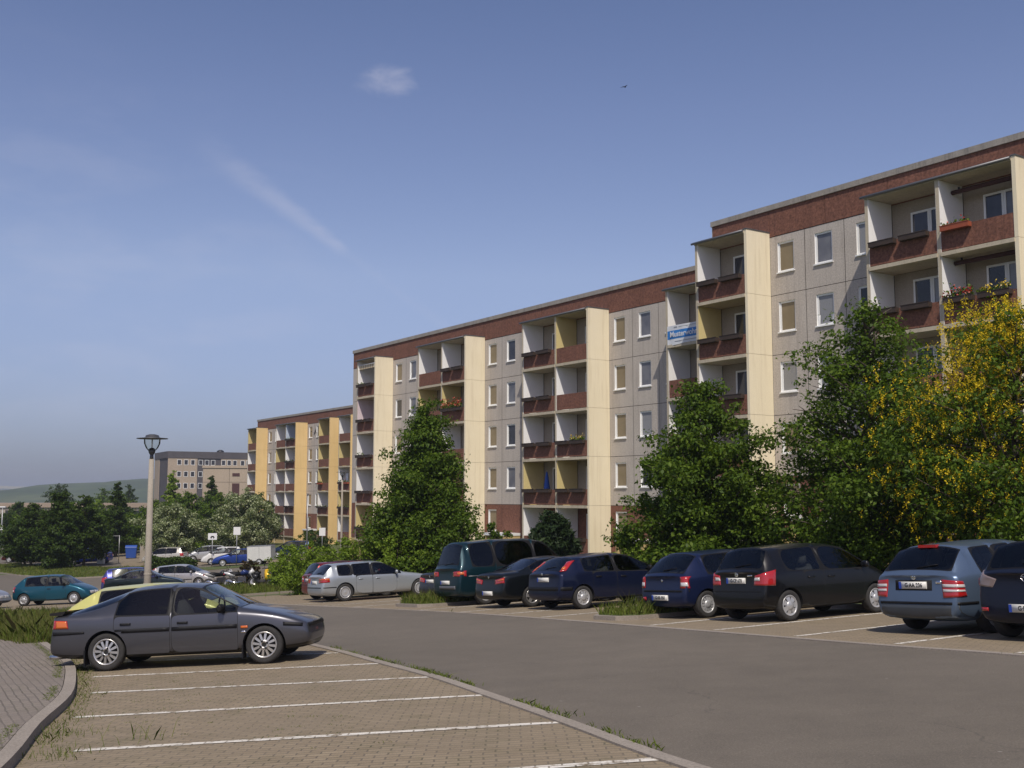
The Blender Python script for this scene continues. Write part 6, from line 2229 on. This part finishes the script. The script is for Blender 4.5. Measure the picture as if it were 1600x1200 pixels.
def parking_sign(x, y, H, w, h, label, marks=True, rz=0):
    o = empty('parking_sign', (x, y, zg(x, y)), rz, label, 'sign', 'white signs on thin posts')
    MB().tube([(0, 0, 0), (0, 0, H)], .032, 10).build('post', M['galv'], o)
    pn = MB().box(-w / 2, -.06, H - h, w / 2, -.034, H + .02).build('sign_panel', M['sign_white'], o)
    if marks:
        m = MB()
        m.box(-w * .28, -.064, H - h * .62, w * .28, -.0605, H - h * .54); m.box(-w * .2, -.064, H - h * .80, -w * .08, -.0605, H - h * .62); m.box(w * .08, -.064, H - h * .80, w * .2, -.0605, H - h * .62); m.box(-w * .16, -.064, H - h * .54, w * .16, -.0605, H - h * .40)
        m.build('symbol', M['trim'], pn)
    return o


parking_sign(-24.9, 91.3, 2.75, .72, .52, 'lower white sign on a thin post before the white hatchback', True, R(10))
parking_sign(-22.6, 90.2, 3.2, .56, .62, 'higher white sign on a thin post before the blue saloon', False, R(10))
parking_sign(-17.2, 99.5, 2.6, .55, .7, 'white sign at the foot of the golden fins', False, R(10))
o = empty('pole', (-18.3, 98.0, zg(-18.3, 98.0)), 0, 'thin grey pole in front of a golden fin of the farthest block', 'pole')
MB().tube([(0, 0, 0), (0, 0, 5.6)], [.06, .045], 10).build('shaft', M['galv'], o)
MB().lathe([(.07, 5.58), (.07, 5.75), (.0, 5.78)], 10).build('cap', M['lamp_metal'], o)


def trailer():
    x, y = -20.8, 91.4
    o = empty('box_trailer', (0, 0, 0), 0, 'white box trailer beside the bright blue saloon', 'trailer')
    mw = rough_mat('trailer_panel', (0.56, 0.56, 0.53, 1), (0.62, 0.62, 0.59, 1), 1.2, 12, .5, .05, .1, streak=((.4, .39, .35, 1), .4))
    MB().box(-1.0, -.7, .38, 1.0, .7, 1.52).build('body', mw, o)
    m = MB()
    for xx in (-1.0, .98):
        for yy in (-.715, .695): m.box(xx - .005, yy, .36, xx + .025, yy + .02, 1.53)
    m.box(-1.02, -.72, 1.522, 1.02, .72, 1.55); m.box(-1.02, -.72, .33, 1.02, .72, .378)
    m.box(-.01, -.712, .38, .01, -.7005, 1.52)
    m.build('edge_frame', M['galv'], o)
    MB().tube([(1.0, 0, .40), (1.9, 0, .42)], .04, 8).tube([(1.75, 0, .42), (1.75, 0, .02)], .03, 8).build('drawbar', M['galv'], o)
    ty, rm = wheel_meshes(.26, .16, '7')
    for s in (-1, 1):
        w_ = link('wheel', ty, o, (0, s * .72, .26)); w_.rotation_euler = (0, .4, 0 if s < 0 else math.pi)
        link('rim', rm, w_)
    orient(o, x, y, 92)


trailer()


def wheelie_bin(x, y, label, rz, s=1.0):
    o = empty('rubbish_bin', (x, y, zg(x, y)), rz, label, 'bin', 'blue bins by the far road')
    blue = principled('blue_bin_plastic', (0.02, 0.07, 0.30, 1), .45)
    m = MB()
    a, b = .48 * s, .56 * s
    pts0 = [(-a, -a * .8, .1), (a, -a * .8, .1), (a, a * .8, .1), (-a, a * .8, .1)]; pts1 = [(-b, -b * .8, 1.15 * s), (b, -b * .8, 1.15 * s), (b, b * .8, 1.15 * s), (-b, b * .8, 1.15 * s)]
    for i in range(4): m.face([pts0[i], pts0[(i + 1) % 4], pts1[(i + 1) % 4], pts1[i]])
    m.face(pts0[::-1]); m.face(pts1)
    m.build('tub', blue, o)
    l = MB()
    for i in range(8):
        t0, t1 = math.pi * i / 8, math.pi * (i + 1) / 8
        q = lambda t: (-math.cos(t) * b * .84, 1.17 * s + math.sin(t) * .26 * s)
        l.face([(-b * 1.04, q(t0)[0], q(t0)[1]), (b * 1.04, q(t0)[0], q(t0)[1]), (b * 1.04, q(t1)[0], q(t1)[1]), (-b * 1.04, q(t1)[0], q(t1)[1])], 0, True)
    l.face([(-b * 1.04, -math.cos(math.pi * i / 8) * b * .84, 1.17 * s + math.sin(math.pi * i / 8) * .26 * s) for i in range(9)])
    l.face([(b * 1.04, -math.cos(math.pi * i / 8) * b * .84, 1.17 * s + math.sin(math.pi * i / 8) * .26 * s) for i in range(8, -1, -1)])
    l.build('lid', blue, o)
    for sx in (-1, 1):
        for sy in (-1, 1):
            MB().lathe([(.09, -.03), (.09, .03)], 12, axis='y', origin=(sx * .4 * s, sy * .34 * s, .09), closed=True).build('wheel', M['tyre'], o)


wheelie_bin(-38.6, 111.5, 'blue waste bin at the far roadside, left one of two', .2, .95)
wheelie_bin(-36.9, 110.8, 'smaller blue waste bin at the far roadside, right one of two', -.1, .85)

o = empty('switch_cabinet', (-38.1, 102.0, zg(-38.1, 102.0)), 0, 'narrow pale grey cabinet at the tail of the vivid blue hatchback', 'cabinet')
MB().box(-.30, -.2, .08, .30, .2, 1.5).build('housing', M['sign_white'], o)
MB().box(-.36, -.26, 1.502, .36, .26, 1.56).build('lid', M['galv'], o)
MB().box(-.34, -.24, 0, .34, .24, .079).build('plinth', M['kerb'], o)
o = empty('sign_post', (-37.0, 103.5, zg(-37.0, 103.5)), 0, 'bare thin post right of the vivid blue hatchback', 'post')
MB().tube([(0, 0, 0), (0, 0, 2.6)], .035, 8).build('shaft', M['galv'], o)
MB().box(-.9, -.03, 2.5, 0.0, .03, 2.58).build('arm', M['galv'], o)

o = empty('garden_wall', (-34.0, 105.5, zg(-34, 105.5)), 0, 'low beige concrete wall behind the foot of the nearest street lamp', 'wall')
MB().box(-1.7, 0, -.2, 1.5, .3, 1.5).build('wall_body', M['post'], o)
MB().box(-1.75, -.05, 1.502, 1.55, .35, 1.6).build('coping', M['kerb'], o)


def motorcycle(x, y, az, label, col, col2, scooter=False, cat='motorcycle'):
    o = empty('motor_scooter' if scooter else 'motorcycle', (0, 0, 0), 0, label, cat, 'motorcycles on the grass')
    p1 = paint('motorcycle_paint', col, .2); p2 = paint('motorcycle_panel_paint', col2, .1)
    r = .23 if scooter else .31
    wb = .63 if scooter else .70
    for s, xx in (('rear', -wb), ('front', wb)):
        m = MB()
        m.lathe([(r - .09, -.05), (r - .03, -.07), (r, -.03), (r, .03), (r - .03, .07), (r - .09, .05)], 24, axis='y')
        w_ = m.build('wheel', M['tyre'], o, (xx, 0, r))
        h = MB(); h.lathe([(r - .085, -.03), (.04, -.05), (.04, .05), (r - .085, .03)], 18, axis='y'); h.build('rim', M['alloy'], w_)
    MB().tube([(wb, -.09, r), (wb - .22, -.08, .80), (wb - .28, -.07, .98)], .025, 8).tube([(wb, .09, r), (wb - .22, .08, .80), (wb - .28, .07, .98)], .025, 8).build('fork', M['galv'], o)
    MB().tube([(wb - .32, -.36, 1.0), (wb - .28, -.18, 1.04), (wb - .28, .18, 1.04), (wb - .32, .36, 1.0)], .018, 8).build('handlebar', M['trim'], o)
    for s in (-1, 1):
        MB().tube([(wb - .27, s * .25, 1.03), (wb - .22, s * .30, 1.20)], .01, 6).lathe([(.01, -.01), (.07, 0), (.01, .012)], 12, axis='x', origin=(wb - .22, s * .31, 1.24)).build('mirror', M['trim'], o)
    if scooter:
        MB().tube([(wb - .10, 0, .42), (wb - .16, 0, .62), (wb - .25, 0, .98)], [.16, .19, .13], 12).build('leg_shield', p2, o)
        MB().tube([(wb + .02, 0, r + .22), (wb - .06, 0, r + .27), (wb - .22, 0, r + .2)], [.06, .10, .07], 10).build('mudguard', p2, o)
        MB().tube([(wb - .2, 0, .30), (-.1, 0, .28), (-.35, 0, .42)], [.13, .16, .15], 10).build('footboard', M['trim'], o)
        MB().tube([(-.12, 0, .55), (-.4, 0, .62), (-.85, 0, .72)], [.15, .19, .08], 12).build('tail_body', p1, o)
        MB().tube([(-.08, 0, .76), (-.35, 0, .80), (-.78, 0, .84)], [.09, .13, .08], 10).build('saddle', M['trim'], o)
    else:
        MB().tube([(wb - .3, 0, .85), (.15, 0, .88), (-.05, 0, .80)], [.11, .17, .10], 12).build('tank', p1, o)
        MB().tube([(.0, 0, .80), (-.4, 0, .82), (-.75, 0, .88)], [.10, .14, .07], 10).build('saddle', M['trim'], o)
        MB().tube([(-.35, 0, .74), (-.7, 0, .84), (-.95, 0, .92)], [.12, .10, .05], 10).build('tail_body', p2, o)
        MB().tube([(wb - .30, 0, .80), (wb - .05, 0, .95), (wb - .12, 0, 1.12)], [.12, .15, .06], 10).build('fairing', p2, o)
        MB().box(-.2, -.17, .28, .25, .17, .62).tube([(0, -.18, .5), (0, .18, .5)], .10, 10).build('engine', M['dark_metal'], o)
        MB().tube([(.2, -.16, .34), (-.3, -.20, .30), (-.85, -.22, .42)], [.03, .05, .06], 10).build('exhaust_pipe', M['chrome'], o)
        MB().tube([(wb - .27, 0, .9), (.1, 0, .6), (-.2, 0, .35), (-wb, 0, r)], .03, 8).tube([(-.1, 0, .72), (-.5, 0, .70), (-.2, 0, .35)], .025, 8).build('frame', M['dark_metal'], o)
    MB().tube([(wb - .10, 0, .86), (wb - .03, 0, .86)], [.09, .075], 14).build('headlight', M['clear_lens'], o)
    MB().box(-.98, -.06, .80, -.92, .06, .86).build('tail_light', M['red_lens'], o)
    orient(o, x, y, az, .1)
    o.rotation_euler.rotate_axis('X', R(-9))


motorcycle(-15.2, 62.0, 78, 'dark blue motorcycle with white side panel standing in the grass', (0.015, 0.03, 0.12, 1), (0.6, 0.6, 0.6, 1))
motorcycle(-14.2, 62.1, 110, 'scooter with yellow front shield behind the dark blue motorcycle', (0.02, 0.02, 0.022, 1), (0.66, 0.40, 0.02, 1), True, 'scooter')
motorcycle(-16.5, 62.6, 60, 'low black and chrome motorcycle at the left of the three two-wheelers', (0.012, 0.012, 0.012, 1), (0.4, 0.4, 0.4, 1))


def bird():
    d = ray_dir(976, 136)
    p = Vector((0, 0, CAMZ)) + d * 70
    o = empty('bird', p, R(40), 'tiny dark bird gliding high above the blocks', 'bird')
    m = MB()
    m.tube([(-.11, 0, 0), (-.04, 0, .005), (.05, 0, .005), (.09, 0, .01), (.12, 0, .005)], [.012, .03, .032, .022, .004], 8)
    m.face([(-.10, -.01, 0), (-.10, .01, 0), (-.19, .035, 0), (-.19, -.035, 0)])
    for s in (-1, 1):
        m.face([(.05, s * .02, .01), (-.04, s * .02, .01), (-.03, s * .14, .05), (.04, s * .14, .05)]); m.face([(.04, s * .14, .05), (-.03, s * .14, .05), (-.09, s * .28, .03), (-.05, s * .29, .03)])
    m.build('bird_body', M['trim'], o)


bird()


def haze():
    m = bpy.data.materials.new('haze'); m.use_nodes = True
    nt = m.node_tree; nt.nodes.clear()
    out = nt.nodes.new('ShaderNodeOutputMaterial'); v = nt.nodes.new('ShaderNodeVolumePrincipled')
    v.inputs['Color'].default_value = (.80, .86, .95, 1); v.inputs['Density'].default_value = HAZE; v.inputs['Anisotropy'].default_value = .2
    nt.links.new(v.outputs[0], out.inputs['Volume'])
    o = MB().box(-9000, -900, -160, 9000, 12000, 70).build('haze', m)
    o['kind'] = 'stuff'


HAZE = 0.00030
haze()
